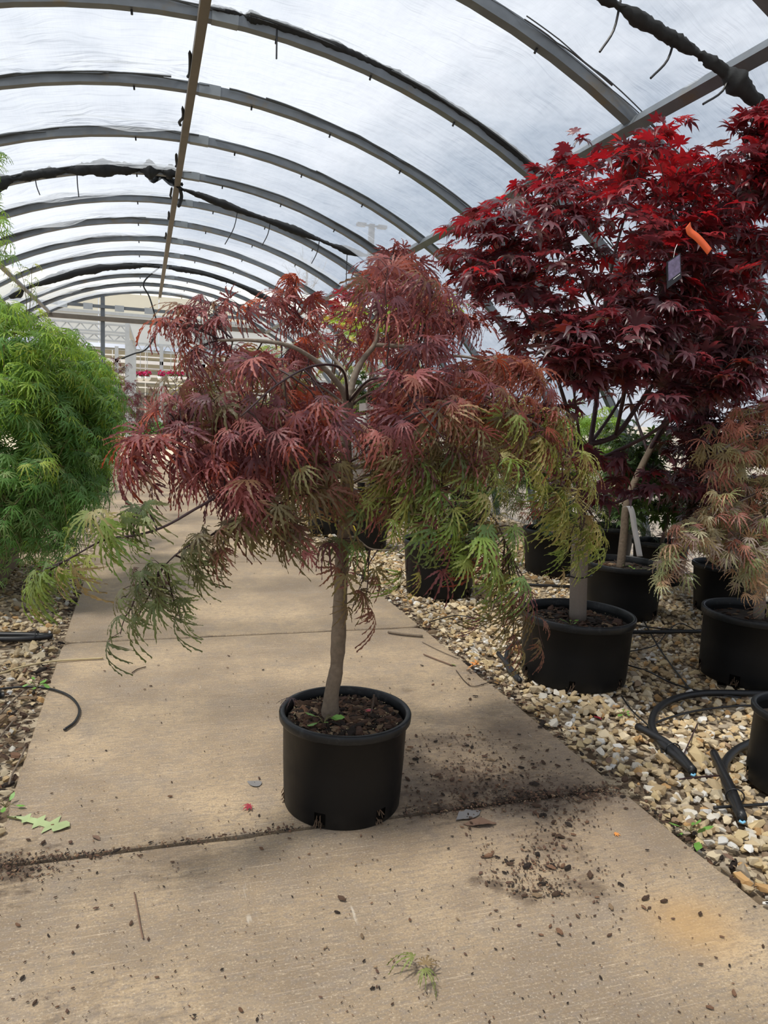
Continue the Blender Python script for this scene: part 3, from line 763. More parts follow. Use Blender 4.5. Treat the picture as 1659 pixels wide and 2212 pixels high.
def pick(r, *cols):
    w = np.array([c[1] for c in cols]); return np.asarray(cols[r.choice(len(cols), p=w/w.sum())][0])*r.uniform(.75, 1.25)

# ------------------------------------------------------------------ pots
def make_pot(c, r_top, h, label, r_bot=None, z=0.0, n=48, holes=6, hole0=.3, fill=.86, rim=.03, soil_mat='soil'):
    r_bot = r_bot or r_top*.87
    t = thing('plant_pot', label, 'plant pot', (c[0], c[1], z)); c3 = (c[0], c[1], z)
    hz = .055*h/.33; prof = [(r_bot-.004, 0), (r_bot, .008), (r_bot+.003, hz), (r_bot+(r_top-r_bot)*.5, h*.5), (r_top-.004, h-rim-.004), (r_top, h-rim), (r_top, h-rim+.001)]
    def skip(i, k):
        if i != 1 or not holes: return False
        a = (2*math.pi*(k+.5)/n-hole0) % (2*math.pi/holes); return a < .19
    MB().lathe(prof, n, skip, c3).lathe([(r_top-.012, h-rim), (r_bot-.008, .012), (0, .012)], n, None, c3).build('body', M['pot'], t, True)
    rp = [(r_top-.004, h-rim), (r_top+.008, h-rim-.002), (r_top+.011, h-rim+.003), (r_top+.012, h-.006), (r_top+.009, h-.001), (r_top+.002, h+.001), (r_top-.006, h-.001), (r_top-.009, h-.006), (r_top-.011, h-rim*1.1)]
    MB().lathe(rp, n, None, c3).build('rim', M['pot_rim'], t, True)
    if holes:
        rb = MB(); rr_ = np.random.default_rng(int(c[0]*1000) % 9999)
        for k in range(holes):
            a0 = hole0+2*math.pi*k/holes+.08
            for q in range(9):
                a = a0+rr_.uniform(-.07, .07); p = np.array([c[0]+(r_bot-.012)*math.cos(a), c[1]+(r_bot-.012)*math.sin(a), z+rr_.uniform(.01, hz)])
                e = np.array([math.cos(a), math.sin(a), 0]); rb.tube([p, p+e*.008+rr_.normal(0, .004, 3), p+e*.018+np.array([0, 0, -min(.02, p[2]-z-.003)])+rr_.normal(0, .003, 3)*[1, 1, .1]], .002, 3)
        stuff(rb.build('root_tuft', M['root'], t))
    # soil with bark mulch
    zs = z+h*fill; sb = MB(); ns = 10; V = [(c[0], c[1], zs+.012)]; F = []
    rr_ = np.random.default_rng(int(c[1]*977) % 9999)
    for i in range(1, ns+1):
        for k in range(24):
            a = 2*math.pi*k/24; R = (r_top-.016)*i/ns; V.append((c[0]+R*math.cos(a), c[1]+R*math.sin(a), zs+.012*(1-(i/ns)**2)+rr_.normal(0, .003)))
    for k in range(24): F.append((0, 1+k, 1+(k+1) % 24))
    for i in range(ns-1):
        for k in range(24): F.append((1+i*24+k, 1+(i+1)*24+k, 1+(i+1)*24+(k+1) % 24, 1+i*24+(k+1) % 24))
    sb.add(V, F).build('soil', M['soil'], t)
    return t, zs
def chip_variant(r, L=1.0):
    V = []; n = 5
    for i in range(n):
        u = i/(n-1); w = .28*math.sin(math.pi*(.12+.76*u))*r.uniform(.8, 1.2)
        z = .05*math.sin(u*3)+.03*r.normal()
        V += [(u-.5, -w, z), (u-.5, w, z), (u-.5, w*.6, z+.16), (u-.5, -w*.6, z+.16)]
    F = []
    for i in range(n-1):
        for k in range(4):
            a, b, c, d = i*4+k, i*4+(k+1) % 4, (i+1)*4+(k+1) % 4, (i+1)*4+k; F += [(a, b, c), (a, c, d)]
    F += [(0, 3, 2), (0, 2, 1), (n*4-4, n*4-3, n*4-2), (n*4-4, n*4-2, n*4-1)]
    return np.array(V), np.array(F)
CHIPS = [chip_variant(rs) for _ in range(8)]
CHIPCOL = [((.085, .052, .035), 4), ((.035, .026, .021), 3.5), ((.17, .095, .058), 2), ((.26, .18, .11), 1.2), ((.12, .07, .05), 2)]
def mulch(root, c, r_top, zs, n, seed=4, size=.022, singles=0):
    r = np.random.default_rng(seed); pl = []
    for _ in range(n):
        a = r.uniform(0, 6.3); R = (r_top-.035)*math.sqrt(r.random())
        pl.append((np.array([c[0]+R*math.cos(a), c[1]+R*math.sin(a), zs+.012*(1-(R/r_top)**2)+r.random()*.006]), rotz(r.uniform(0, 6.3), r.normal(0, .3, 2)), size*r.lognormal(0, .45), pick(r, *CHIPCOL), int(r.integers(len(CHIPS)))))
    for _ in range(n//2):
        a = r.uniform(0, 6.3); R = (r_top-.03)*math.sqrt(r.random())
        pl.append((np.array([c[0]+R*math.cos(a), c[1]+R*math.sin(a), zs+.014]), rotz(r.uniform(0, 6.3), r.normal(0, .3, 2)), .005*r.uniform(.7, 1.5), np.array((.5, .42, .25))*r.uniform(.6, 1.4), int(r.integers(len(CHIPS)))))
    scatter(CHIPS, pl, 'mulch', M['chip_a'], M['chip_o'], root, singles, 'bark_chip', lambda p: p[2], 'mulch')

# centre pot
PC = (.715, 2.545)
pot_c, zs_c = make_pot(PC, .232, .355, 'black plastic pot standing on the concrete path, on the slab joint', .216, 0, 66, 6, -2.295, .895)
mulch(pot_c, PC, .232, zs_c, 900, 4, .020, 120)
MB().tube(spline([(PC[0]+.09, PC[1]-.02, zs_c+.01), (PC[0]+.10, PC[1]-.015, zs_c+.05), (PC[0]+.105, PC[1]-.01, zs_c+.09)], 4), .004, 5).build('cut_stub', M['twig_brown'], pot_c)

# ------------------------------------------------------------------ centre tree
def tree_thing(name, label, cat, base): return thing(name, label, cat, base)
yt = PC[1]
base_c = at(712, 1556, PC[1]); base_c[2] = zs_c
tc = tree_thing('laceleaf_maple', 'weeping maroon laceleaf maple on a slim bare trunk, in the pot on the path', 'tree', base_c)
rc = np.random.default_rng(21)
C = Crown(tc, at(752, 900, yt), 'lace', rc); C.gap = (705, 815, 925, 1035, yt+.16)     # open window in the leaves beside the trunk
Pt = [base_c+[0, 0, -.03], at(716, 1500, yt), at(727, 1440, yt), at(733, 1340, yt), at(737, 1250, yt+.01), at(741, 1170, yt+.01), at(749, 1060, yt), at(746, 960, yt), at(752, 862, yt)]
P = spline(Pt, 6); rr_ = np.interp(np.arange(len(P)), [0, 4, 10, 24, 36, len(P)-1], [.036, .030, .0255, .0245, .0235, .019])*(1+.05*rc.normal(size=len(P)))
MB().tube(P, rr_, 14).build('trunk', M['bark'], tc, True)
BR = [  # main limbs: (picture x, y, depth offset)
    ([(752, 866, 0), (735, 835, -.02), (705, 800, -.05), (672, 772, -.08), (620, 745, -.12), (540, 735, -.15), (470, 735, -.15)], .016, .005, 'bark_young'),
    ([(752, 862, 0), (748, 820, .03), (735, 790, .08), (712, 765, .12), (690, 720, .15), (640, 680, .2)], .012, .004, 'bark_young'),
    ([(754, 862, 0), (765, 815, 0), (785, 775, 0), (810, 742, 0), (815, 700, .02), (812, 650, .05), (835, 590, .05), (850, 550, .05)], .017, .004, 'bark_young'),
    ([(810, 745, 0), (850, 747, -.02), (900, 752, -.06), (940, 770, -.1), (1000, 770, -.14), (1080, 790, -.18), (1140, 830, -.2)], .010, .004, 'bark_young'),
    ([(756, 868, 0), (785, 835, -.04), (830, 815, -.1), (900, 800, -.15), (980, 830, -.2), (1080, 870, -.25), (1180, 930, -.28)], .013, .005, 'bark_young'),
    ([(746, 960, 0), (700, 955, -.05), (660, 955, -.1), (615, 930, -.16), (560, 920, -.2), (450, 930, -.25), (360, 960, -.28), (310, 990, -.3)], .013, .005, 'bark_young'),
    ([(746, 980, 0), (690, 985, .1), (600, 990, .2), (500, 1000, .28), (420, 1040, .3)], .011, .004, 'twig_red'),
    ([(748, 1000, 0), (690, 1010, -.1), (600, 1040, -.22), (500, 1060, -.32), (430, 1095, -.38), (360, 1135, -.42), (300, 1155, -.44), (230, 1165, -.46), (170, 1195, -.47), (110, 1230, -.48)], .011, .004, 'twig_red'),
    ([(748, 1000, 0), (770, 990, -.08), (800, 970, -.14), (840, 920, -.2), (870, 880, -.24), (900, 850, -.28)], .010, .004, 'twig_red'),
    ([(748, 1010, 0), (820, 1005, .05), (900, 995, .05), (960, 985, .02), (1060, 990, 0), (1160, 1010, -.05), (1230, 1060, -.1), (1290, 1110, -.1)], .012, .004, 'bark_young'),
    ([(749, 1050, 0), (820, 1020, -.15), (900, 1030, -.28), (980, 1060, -.36), (1060, 1110, -.4), (1100, 1190, -.42)], .010, .004, 'twig_brown'),
    ([(748, 1030, 0), (690, 1040, -.12), (620, 1080, -.25), (560, 1110, -.3), (470, 1150, -.33), (390, 1190, -.35), (320, 1260, -.36)], .009, .0035, 'twig_red'),
    ([(752, 880, 0), (800, 850, .2), (900, 830, .4), (1000, 860, .5), (1080, 930, .5)], .011, .004, 'twig_brown'),
    ([(752, 880, 0), (700, 840, .2), (620, 800, .4), (520, 800, .5), (440, 850, .5)], .011, .004, 'twig_brown'),
    ([(752, 870, 0), (740, 800, -.15), (680, 790, -.35), (600, 830, -.5), (520, 900, -.55)], .010, .004, 'twig_red'),
    ([(752, 870, 0), (800, 820, -.2), (860, 830, -.4), (900, 880, -.5), (960, 950, -.55)], .010, .004, 'twig_red'),
    ([(741, 1170, 0), (765, 1160, -.03), (800, 1185, -.05), (850, 1190, -.08), (880, 1205, -.1)], .005, .002, 'bark_young'),
]
for pts, r0, r1, mt in BR: C.branch([at(x, y, yt+d) for x, y, d in pts], r0*(.8 if mt == 'bark_young' else .5), r1*(.8 if mt == 'bark_young' else .55), mt)
MAROON = [((.25, .080, .088), 4), ((.35, .118, .118), 3), ((.18, .066, .080), 3), ((.42, .150, .128), 1.8), ((.26, .15, .085), .7), ((.38, .085, .045), 1)]
BRONZE = [((.18, .135, .07), 3), ((.20, .17, .075), 3), ((.22, .10, .07), 2), ((.28, .26, .11), 1)]
GREENS = [((.26, .38, .085), 3), ((.20, .32, .10), 3), ((.36, .44, .13), 2), ((.44, .46, .14), 1), ((.17, .23, .09), 1.5)]
YELLOWG = [((.42, .45, .15), 2), ((.50, .46, .20), 1.5), ((.30, .38, .10), 2), ((.34, .26, .13), 1)]
PINK = [((.46, .165, .13), 3), ((.38, .165, .12), 2), ((.48, .23, .15), 1.5), ((.32, .11, .09), 2), ((.40, .27, .15), 1)]
ZONES = [  # centre, radius (picture), palette, weight
    ((960, 1130), (190, 120), GREENS, 2.2), ((1130, 1060), (140, 80), YELLOWG, 1.1), ((1150, 930), (120, 60), YELLOWG, .9), ((1000, 960), (150, 60), BRONZE, 1.1), ((1060, 830), (130, 60), PINK, 1.4),
    ((850, 1050), (110, 50), BRONZE, 1.2), ((1250, 1130), (120, 120), YELLOWG, 2.0), ((330, 1270), (170, 150), BRONZE, 5), ((320, 1320), (150, 110), GREENS, 1.5), ((150, 1190), (190, 110), GREENS, 3), ((110, 1240), (120, 80), YELLOWG, 1.5), ((560, 1160), (190, 60), BRONZE, 1.6),
    ((750, 1280), (120, 110), BRONZE, 2.2), ((1110, 1330), (110, 110), BRONZE, 2.2), ((720, 1040), (100, 60), BRONZE, 1.4), ((1050, 1230), (150, 70), GREENS, 1.6), ((480, 830), (120, 60), BRONZE, .5)]
def centre_colour(p, r):
    q = proj(p)[0]; best = 1.0; pal = MAROON; ws = [1.0]; ps = [MAROON]
    for (c, rd, pl_, w) in ZONES:
        d = ((q[0]-c[0])/rd[0])**2+((q[1]-c[1])/rd[1])**2
        if d < 2.2: ws.append(w*math.exp(-d*1.1)*4); ps.append(pl_)
    ws = np.array(ws); return pick(r, *ps[r.choice(len(ps), p=ws/ws.sum())])
LOWLEFT = [((.22, .27, .11), 3), ((.18, .18, .09), 3), ((.28, .32, .14), 2), ((.20, .13, .11), 1), ((.15, .19, .09), 2)]
def low_left(p, r): return pick(r, *LOWLEFT)
def far_left(p, r): return pick(r, *(GREENS if r.random() < .55 else YELLOWG))
# hand-placed outer sprays: (tip x, y, depth offset, leaves, size)
SPRAYS = [(850, 545, .05, 9, .085), (835, 585, .05, 10, .09), (880, 600, .0, 9, .085), (925, 600, 0, 10, .085), (790, 620, .0, 8, .08), (960, 640, -.1, 10, .09), (1010, 690, -.1, 9, .09), (900, 660, -.1, 12, .09), (760, 680, .0, 10, .09),
    (640, 605, .2, 7, .085), (655, 640, .15, 8, .085), (610, 650, .1, 8, .09), (660, 690, .1, 9, .09), (575, 650, .05, 8, .085), (520, 660, 0, 8, .085), (450, 650, -.05, 8, .085), (400, 665, -.1, 8, .085), (370, 690, -.1, 7, .085), (470, 690, -.1, 8, .09), (380, 705, -.15, 6, .08),
    (400, 770, -.1, 7, .08), (430, 760, -.15, 7, .08), (380, 830, -.2, 8, .085), (420, 880, -.2, 9, .09), (360, 890, -.2, 6, .085),
    (300, 965, -.3, 9, .09), (285, 1000, -.3, 7, .085), (340, 955, -.3, 9, .09), (320, 1030, -.3, 6, .09), (400, 980, -.3, 11, .09), (430, 1030, -.3, 9, .09), (470, 985, -.3, 11, .09),
    (540, 1130, -.35, 9, .09), (480, 1140, -.35, 8, .085), (610, 1150, -.3, 9, .09), (650, 1160, -.3, 8, .085), (430, 1160, -.35, 7, .085), (560, 1080, -.4, 12, .09), (600, 1100, -.4, 9, .09),
    (110, 1250, -.48, 9, .095), (140, 1225, -.48, 8, .09), (90, 1235, -.5, 6, .09), (170, 1200, -.46, 5, .085), (230, 1130, -.46, 7, .085), (200, 1120, -.5, 5, .085), (290, 1110, -.42, 6, .085), (310, 1090, -.4, 5, .085), (260, 1165, -.46, 5, .08),
    (260, 1370, -.36, 6, .085), (300, 1330, -.36, 8, .09), (330, 1290, -.36, 8, .085), (390, 1340, -.34, 8, .085), (370, 1290, -.34, 7, .085), (300, 1240, -.38, 7, .085), (340, 1220, -.38, 7, .085), (420, 1230, -.33, 7, .085), (270, 1290, -.38, 5, .08), (400, 1190, -.35, 8, .085), (480, 1200, -.32, 6, .08),
    (1180, 840, -.25, 10, .09), (1200, 890, -.3, 10, .09), (1220, 930, -.28, 9, .09), (1250, 985, -.15, 6, .09), (1230, 1020, -.1, 7, .09), (1110, 790, -.2, 11, .09), (1150, 810, -.2, 10, .09), (1060, 780, -.2, 10, .09), (1100, 900, -.4, 12, .095), (1150, 950, -.4, 9, .095), (1000, 800, -.3, 10, .09),
    (1300, 1140, -.1, 5, .085), (1260, 1130, -.1, 6, .085), (1210, 1110, -.1, 9, .09), (1250, 1210, -.1, 6, .085), (1215, 1190, -.1, 6, .085), (1170, 1080, -.1, 10, .09),
    (860, 1090, -.3, 8, .09), (900, 1070, -.35, 9, .095), (940, 1050, -.35, 8, .09), (960, 1130, -.42, 11, .095), (1020, 1150, -.42, 10, .095), (1000, 1210, -.42, 9, .09), (1050, 1220, -.42, 10, .09), (1090, 1210, -.4, 9, .09), (1110, 1260, -.4, 8, .085), (940, 1210, -.38, 8, .09), (900, 1150, -.36, 8, .09), (1080, 1140, -.4, 9, .095), (1040, 1070, -.4, 9, .095), (850, 1150, -.3, 5, .085), (880, 1240, -.15, 5, .09),
    (1090, 1370, -.3, 7, .085), (1060, 1330, -.32, 6, .085), (1120, 1330, -.3, 7, .085), (1150, 1390, -.2, 2, .085), (1175, 1400, -.18, 3, .09), (1110, 1400, -.28, 5, .085),
    (750, 1180, -.12, 5, .09), (775, 1260, -.12, 4, .09), (735, 1240, -.12, 3, .085), (690, 1185, -.12, 5, .09), (790, 1310, -.12, 4, .09), (760, 1320, -.1, 2, .085), (800, 1100, -.2, 8, .09), (700, 1060, -.2, 7, .09), (760, 1040, -.25, 6, .09)]
for (x, y, d, n, s_) in SPRAYS:
    low = x < 430 and y > 1080
    tip = at(x, y, yt+d); C.twig(C.reach(tip, .16), .003, max(2, round(n*(.62 if low else .85))), s_*1.2, (far_left if x < 300 and y < 1270 else low_left) if low else centre_colour, .15 if low else .42, hang=1.5 if low else (1.15 if y > 1040 else .66))
BODY = [(850, 560), (930, 610), (1040, 730), (1150, 800), (1200, 900), (1180, 990), (1060, 1010), (960, 1030), (830, 1040), (760, 1010), (640, 1120), (540, 1120), (480, 1080), (420, 1000), (330, 985), (390, 900), (430, 820), (500, 760), (600, 720), (680, 700), (760, 680), (800, 600)]
k = 0
while k < 170:
    x, y = rc.uniform(300, 1210), rc.uniform(540, 1130)
    if not inside(BODY, x, y): continue
    if 680 < x < 860 and 690 < y < 850 and rc.random() < .85: continue
    w = 1-((x-760)/480)**2
    d = rc.uniform(-.5, .6)*math.sqrt(max(.15, w))
    if 640 < x < 860 and 720 < y < 870 and d < .1: d = rc.uniform(.1, .5)
    C.twig(C.reach(at(x, y, yt+d), .2), .003, 8, .105, centre_colour, .35); k += 1
for x, y, d, n, s_ in ((700, 930, -.3, 7, .105), (780, 930, -.28, 7, .105), (720, 990, -.3, 7, .1), (680, 970, -.32, 7, .1), (820, 960, -.3, 7, .105), (860, 980, -.3, 8, .105), (700, 1020, -.32, 7, .1), (840, 1040, -.32, 8, .105), (640, 1000, -.35, 8, .105), (660, 930, -.35, 7, .1), (620, 890, -.35, 8, .105), (560, 900, -.4, 8, .105), (580, 980, -.4, 8, .105), (520, 940, -.4, 8, .105), (600, 830, -.3, 8, .105), (880, 900, -.3, 8, .105), (940, 880, -.35, 8, .105), (900, 820, -.2, 8, .105), (1000, 880, -.4, 8, .105), (960, 960, -.4, 8, .105), (1040, 940, -.42, 8, .105), (1080, 990, -.42, 8, .105), (1120, 860, -.35, 8, .1), (1020, 1010, -.4, 8, .105), (1140, 1020, -.2, 8, .1), (1180, 960, -.3, 7, .1), (910, 1000, -.38, 8, .105), (730, 1060, -.22, 5, .1), (770, 1090, -.2, 5, .1), (735, 1110, -.2, 4, .1),
    (1250, 1150, -.12, 5, .1), (1300, 1170, -.12, 4, .1), (1230, 1230, -.12, 4, .095), (1245, 1180, -.12, 4, .1), (1200, 1060, -.12, 7, .1), (1270, 1010, -.12, 5, .1), (1260, 1060, -.12, 5, .1)):
    C.twig(C.reach(at(x, y, yt+d), .14), .0028, n, s_, centre_colour, .35)
C.finish(LACE, 'lace', 'twig_red', 300)


# ------------------------------------------------------------------ the other potted trees
def pal(*cols): return lambda p, r: pick(r, *cols)
def height_mix(lo, hi, z0, z1, side=None):
    def f(p, r):
        t = min(1, max(0, (p[2]-z0)/(z1-z0)))
        return pick(r, *(hi if r.random() < t else lo))
    return f
RED_DARK = [((.11, .048, .062), 4), ((.15, .066, .080), 3), ((.08, .036, .046), 2), ((.20, .080, .092), 1.5), ((.17, .036, .044), 1.2)]
RED_TOP = [((.26, .020, .030), 3), ((.16, .022, .032), 3), ((.34, .028, .036), 1.5), ((.09, .028, .038), 2.2)]
RED_MID = [((.10, .035, .022), 2), ((.075, .030, .025), 2), ((.09, .024, .034), 2), ((.07, .045, .02), .6)]
def red_colour(zm, zt):  # higher leaves redder, lower purple-grey: backlight and sky sheen put into the tints
    def f(p, r):
        t = min(1, max(0, (p[2]-zm)/(zt-zm)))
        if r.random() < t*.9: return pick(r, *RED_TOP)
        return pick(r, *(RED_MID if r.random() < .25 else RED_DARK))
    return f
def fill(Cr, poly, n, yfun, leaves, size, colour, up, f0, seed, x0=None, variants=6, pet=.035, r0=.003):
    r = np.random.default_rng(seed); xs = [p[0] for p in poly]; ys_ = [p[1] for p in poly]; k = 0
    while k < n:
        x, y = r.uniform(min(xs), max(xs)), r.uniform(min(ys_), max(ys_))
        if not inside(poly, x, y): continue
        Cr.twig(Cr.reach(at(x, y, yfun(x, y, r)), up), r0, leaves, size, colour, f0, pet, variants); k += 1

# red maple with the cardboard guard
PA = ground(1250, 1440); PA = np.array([2.36, 3.60])
pot_a, zs_a = make_pot(PA, .310, .375, 'wide black pot holding the red maple with the cardboard trunk guard', .292, 0, 60, 6, -2.25, .84, .04)
mulch(pot_a, PA, .310, zs_a, 260, 6, .026)
ya = PA[1]
base_a = at(1250, 1318, ya); base_a[2] = zs_a
ta = thing('red_maple', 'tall red palm-leaved maple whose lower trunk wears a grey cardboard guard', 'tree', base_a)
ra = np.random.default_rng(33)
A = Crown(ta, at(1300, 700, ya), 'palm', ra)
MB().tube(spline([base_a, at(1250, 1250, ya), at(1254, 1158, ya)], 4), .048, 20).build('trunk_guard', M['kraft'], ta, True)
for o_ in [ta.children[0]]:
    o_['label'] = 'grey cardboard tube around the lower trunk'
MB().tube(spline([at(1228, 1244, ya-.035), at(1250, 1249, ya-.051), at(1273, 1245, ya-.035), at(1278, 1243, ya+.01), at(1250, 1240, ya+.052), at(1226, 1242, ya+.01), at(1228, 1244, ya-.035)], 4), .004, 5).build('tie_band', M['black_rubber'], ta)
P = spline([base_a+[0, 0, -.02], at(1253, 1200, ya), at(1256, 1120, ya), at(1252, 1060, ya), at(1262, 1010, ya), at(1275, 960, ya)], 6)
MB().tube(P, np.linspace(.026, .018, len(P)), 12).build('trunk', M['bark'], ta, True); A.nodes += list(P[-6:])
for pts, r0, r1 in (
    ([(1275, 960, 0), (1330, 940, -.05), (1375, 880, -.1), (1430, 800, -.15), (1500, 660, -.2), (1545, 500, -.2), (1560, 400, -.2)], .016, .004),
    ([(1275, 960, 0), (1290, 850, .1), (1300, 700, .15), (1330, 540, .15), (1370, 400, .15), (1390, 320, .1)], .015, .003),
    ([(1262, 1010, 0), (1230, 900, -.1), (1190, 780, -.1), (1140, 690, -.1), (1090, 560, -.05), (1060, 480, 0)], .013, .003),
    ([(1262, 1010, 0), (1320, 980, -.25), (1400, 940, -.45), (1480, 880, -.6), (1570, 800, -.7), (1640, 740, -.75)], .013, .003),
    ([(1252, 1060, 0), (1310, 1090, -.1), (1370, 1070, -.2), (1440, 1050, -.3), (1500, 1040, -.35)], .009, .003),
    ([(1290, 850, .1), (1220, 720, .3), (1180, 600, .5), (1160, 460, .5), (1200, 380, .45)], .012, .003),
    ([(1300, 700, .15), (1240, 560, -.05), (1210, 450, -.1), (1190, 380, -.1)], .009, .002),
    ([(1330, 940, -.05), (1360, 800, -.35), (1390, 700, -.5), (1440, 600, -.55), (1480, 480, -.5)], .011, .003),
    ([(1262, 1010, 0), (1250, 930, -.3), (1240, 850, -.5), (1230, 790, -.6)], .009, .003),
    ([(1430, 800, -.15), (1500, 740, .2), (1570, 640, .4), (1620, 500, .5)], .010, .003),
    ([(1275, 960, 0), (1330, 880, .4), (1400, 760, .6), (1440, 600, .7), (1450, 420, .7)], .011, .003)):
    A.branch([at(x, y, ya+d) for x, y, d in pts], r0, r1, 'twig_red')
POLY_A = [(930, 560), (985, 470), (1060, 440), (1130, 385), (1180, 350), (1290, 330), (1360, 280), (1420, 250), (1470, 280), (1530, 330), (1590, 380), (1670, 420), (1680, 880), (1560, 860), (1470, 900), (1370, 850), (1290, 870), (1200, 800), (1120, 760), (1050, 680), (980, 640)]
zt_ = at(1300, 380, ya)[2]; zm_ = at(1300, 760, ya)[2]
cA = red_colour(zm_, zt_)
def depth_a(x, y, r):
    return ya+r.uniform(-.75, .75)*math.sqrt(max(.1, 1-((x-1350)/480)**2))
fill(A, POLY_A, 330, depth_a, 9, .088, cA, .06, .25, 40)
fill(A, [(1150, 660), (1660, 640), (1660, 850), (1450, 880), (1350, 830), (1200, 790)], 80, lambda x, y, r: ya+r.uniform(-.85, -.4), 8, .09, cA, .08, .25, 41)
LOW_A = [(1110, 960, -.1), (1180, 990, -.1), (1250, 1000, -.2), (1290, 985, -.25), (1330, 1000, -.3), (1250, 1060, -.15), (1290, 1075, -.2), (1360, 1060, -.35), (1420, 1050, -.4), (1470, 1055, -.4), (1520, 1060, -.4), (1560, 1070, -.35), (1330, 1045, -.3), (1400, 1020, -.3), (1460, 1010, -.2), (1540, 1020, -.1), (1210, 940, -.3), (1170, 880, -.3), (1230, 880, -.4), (1280, 1050, .1), (1310, 1010, .1), (1200, 1040, 0)]
for x, y, d in LOW_A: A.twig(A.reach(at(x, y, ya+d), .05), .0025, 8, .092, cA, .3)
for x, y, d, n in ((1250, 290, 0, 3), (1240, 310, 0, 4), (1300, 320, .1, 5), (1490, 240, -.2, 6), (1430, 260, 0, 6), (950, 540, 0, 6), (960, 560, -.1, 6), (1010, 470, 0, 6), (1120, 400, 0, 7), (1170, 365, 0, 7), (1080, 440, 0, 6), (1220, 370, .1, 6), (990, 600, -.1, 6), (1030, 640, -.2, 6), (1060, 700, -.3, 6)):
    A.twig(A.reach(at(x, y, ya+d), .05), .0022, n, .08, cA, .45)
for pts in ([(1560, 400, -.2), (1600, 330, -.45), (1630, 250, -.6), (1645, 215, -.62)], [(1600, 330, -.45), (1640, 350, -.6), (1700, 370, -.7)], [(1570, 800, -.7), (1650, 640, -.8), (1700, 520, -.8)]):
    A.branch([at(x, y, ya+d) for x, y, d in pts], .005, .002, 'twig_red')
fill(A, [(1585, 260), (1640, 205), (1700, 190), (1720, 420), (1600, 420), (1550, 340)], 34, lambda x, y, r: ya+r.uniform(-.8, -.45), 8, .088, cA, .05, .3, 47)
fill(A, [(1560, 420), (1720, 420), (1720, 660), (1560, 640)], 30, lambda x, y, r: ya+r.uniform(-.8, -.3), 8, .09, cA, .05, .3, 48)
A.finish(PALM, 'red', 'twig_red', 300)

# second red maple, behind, carrying the ribbon
PB = np.array([3.52, 4.80])
pot_b, zs_b = make_pot(PB, .29, .40, 'black pot half hidden behind the pot with the cardboard trunk guard', .27, 0, 48, 6, -2.2, .86, .04)
mulch(pot_b, PB, .29, zs_b, 60, 8, .03)
yb = PB[1]; base_b = at(1345, 1200, yb); base_b[2] = zs_b; base_b[0] = PB[0]-.03
tb = thing('red_maple', 'dark red maple with a white ribbon on its trunk, at the frame edge', 'tree', base_b)
tb['label'] = 'dark red maple standing behind the cardboard-guarded one, its trunk beside the white ribbon'
rb_ = np.random.default_rng(35)
B = Crown(tb, at(1560, 600, yb), 'palm', rb_)
P = spline([base_b+[0, 0, -.02], at(1348, 1150, yb), at(1356, 1080, yb), at(1400, 980, yb), at(1460, 880, yb)], 6)
MB().tube(P, np.linspace(.034, .022, len(P)), 10).build('trunk', M['bark'], tb, True); B.nodes += list(P[-8:])
for pts, r0, r1 in (([(1400, 980, 0), (1480, 820, -.1), (1540, 650, -.2), (1590, 480, -.3), (1620, 320, -.4), (1640, 240, -.5)], .017, .003), ([(1460, 880, 0), (1580, 760, -.1), (1680, 600, -.2), (1740, 420, -.3)], .014, .003),
    ([(1460, 880, 0), (1470, 740, .2), (1480, 600, .3), (1500, 450, .3)], .012, .003), ([(1356, 1080, 0), (1440, 1060, -.2), (1520, 1030, -.3), (1600, 1000, -.4)], .01, .003), ([(1400, 980, 0), (1360, 860, .3), (1330, 760, .4), (1310, 640, .4)], .012, .003)):
    B.branch([at(x, y, yb+d) for x, y, d in pts], r0, r1, 'twig_red')
cB = red_colour(at(1500, 800, yb)[2], at(1500, 300, yb)[2])
fill(B, [(1420, 480), (1500, 380), (1560, 300), (1600, 240), (1660, 210), (1800, 220), (1820, 900), (1650, 950), (1500, 920), (1400, 800), (1380, 620)], 200, lambda x, y, r: yb+r.uniform(-.9, .4), 9, .09, cB, .06, .25, 44)
fill(B, [(1400, 960), (1560, 950), (1640, 1050), (1560, 1140), (1440, 1120)], 26, lambda x, y, r: yb+r.uniform(-.5, .5), 7, .085, pal(((.05, .03, .02), 2), ((.04, .045, .015), 1.5), ((.08, .03, .03), 2)), .06, .25, 45)
fill(B, [(1600, 215), (1665, 190), (1700, 320), (1590, 400), (1530, 330)], 16, lambda x, y, r: yb+r.uniform(-1.0, -.4), 7, .085, cB, .06, .3, 46)
B.finish(PALM, 'red', 'twig_red', 220)

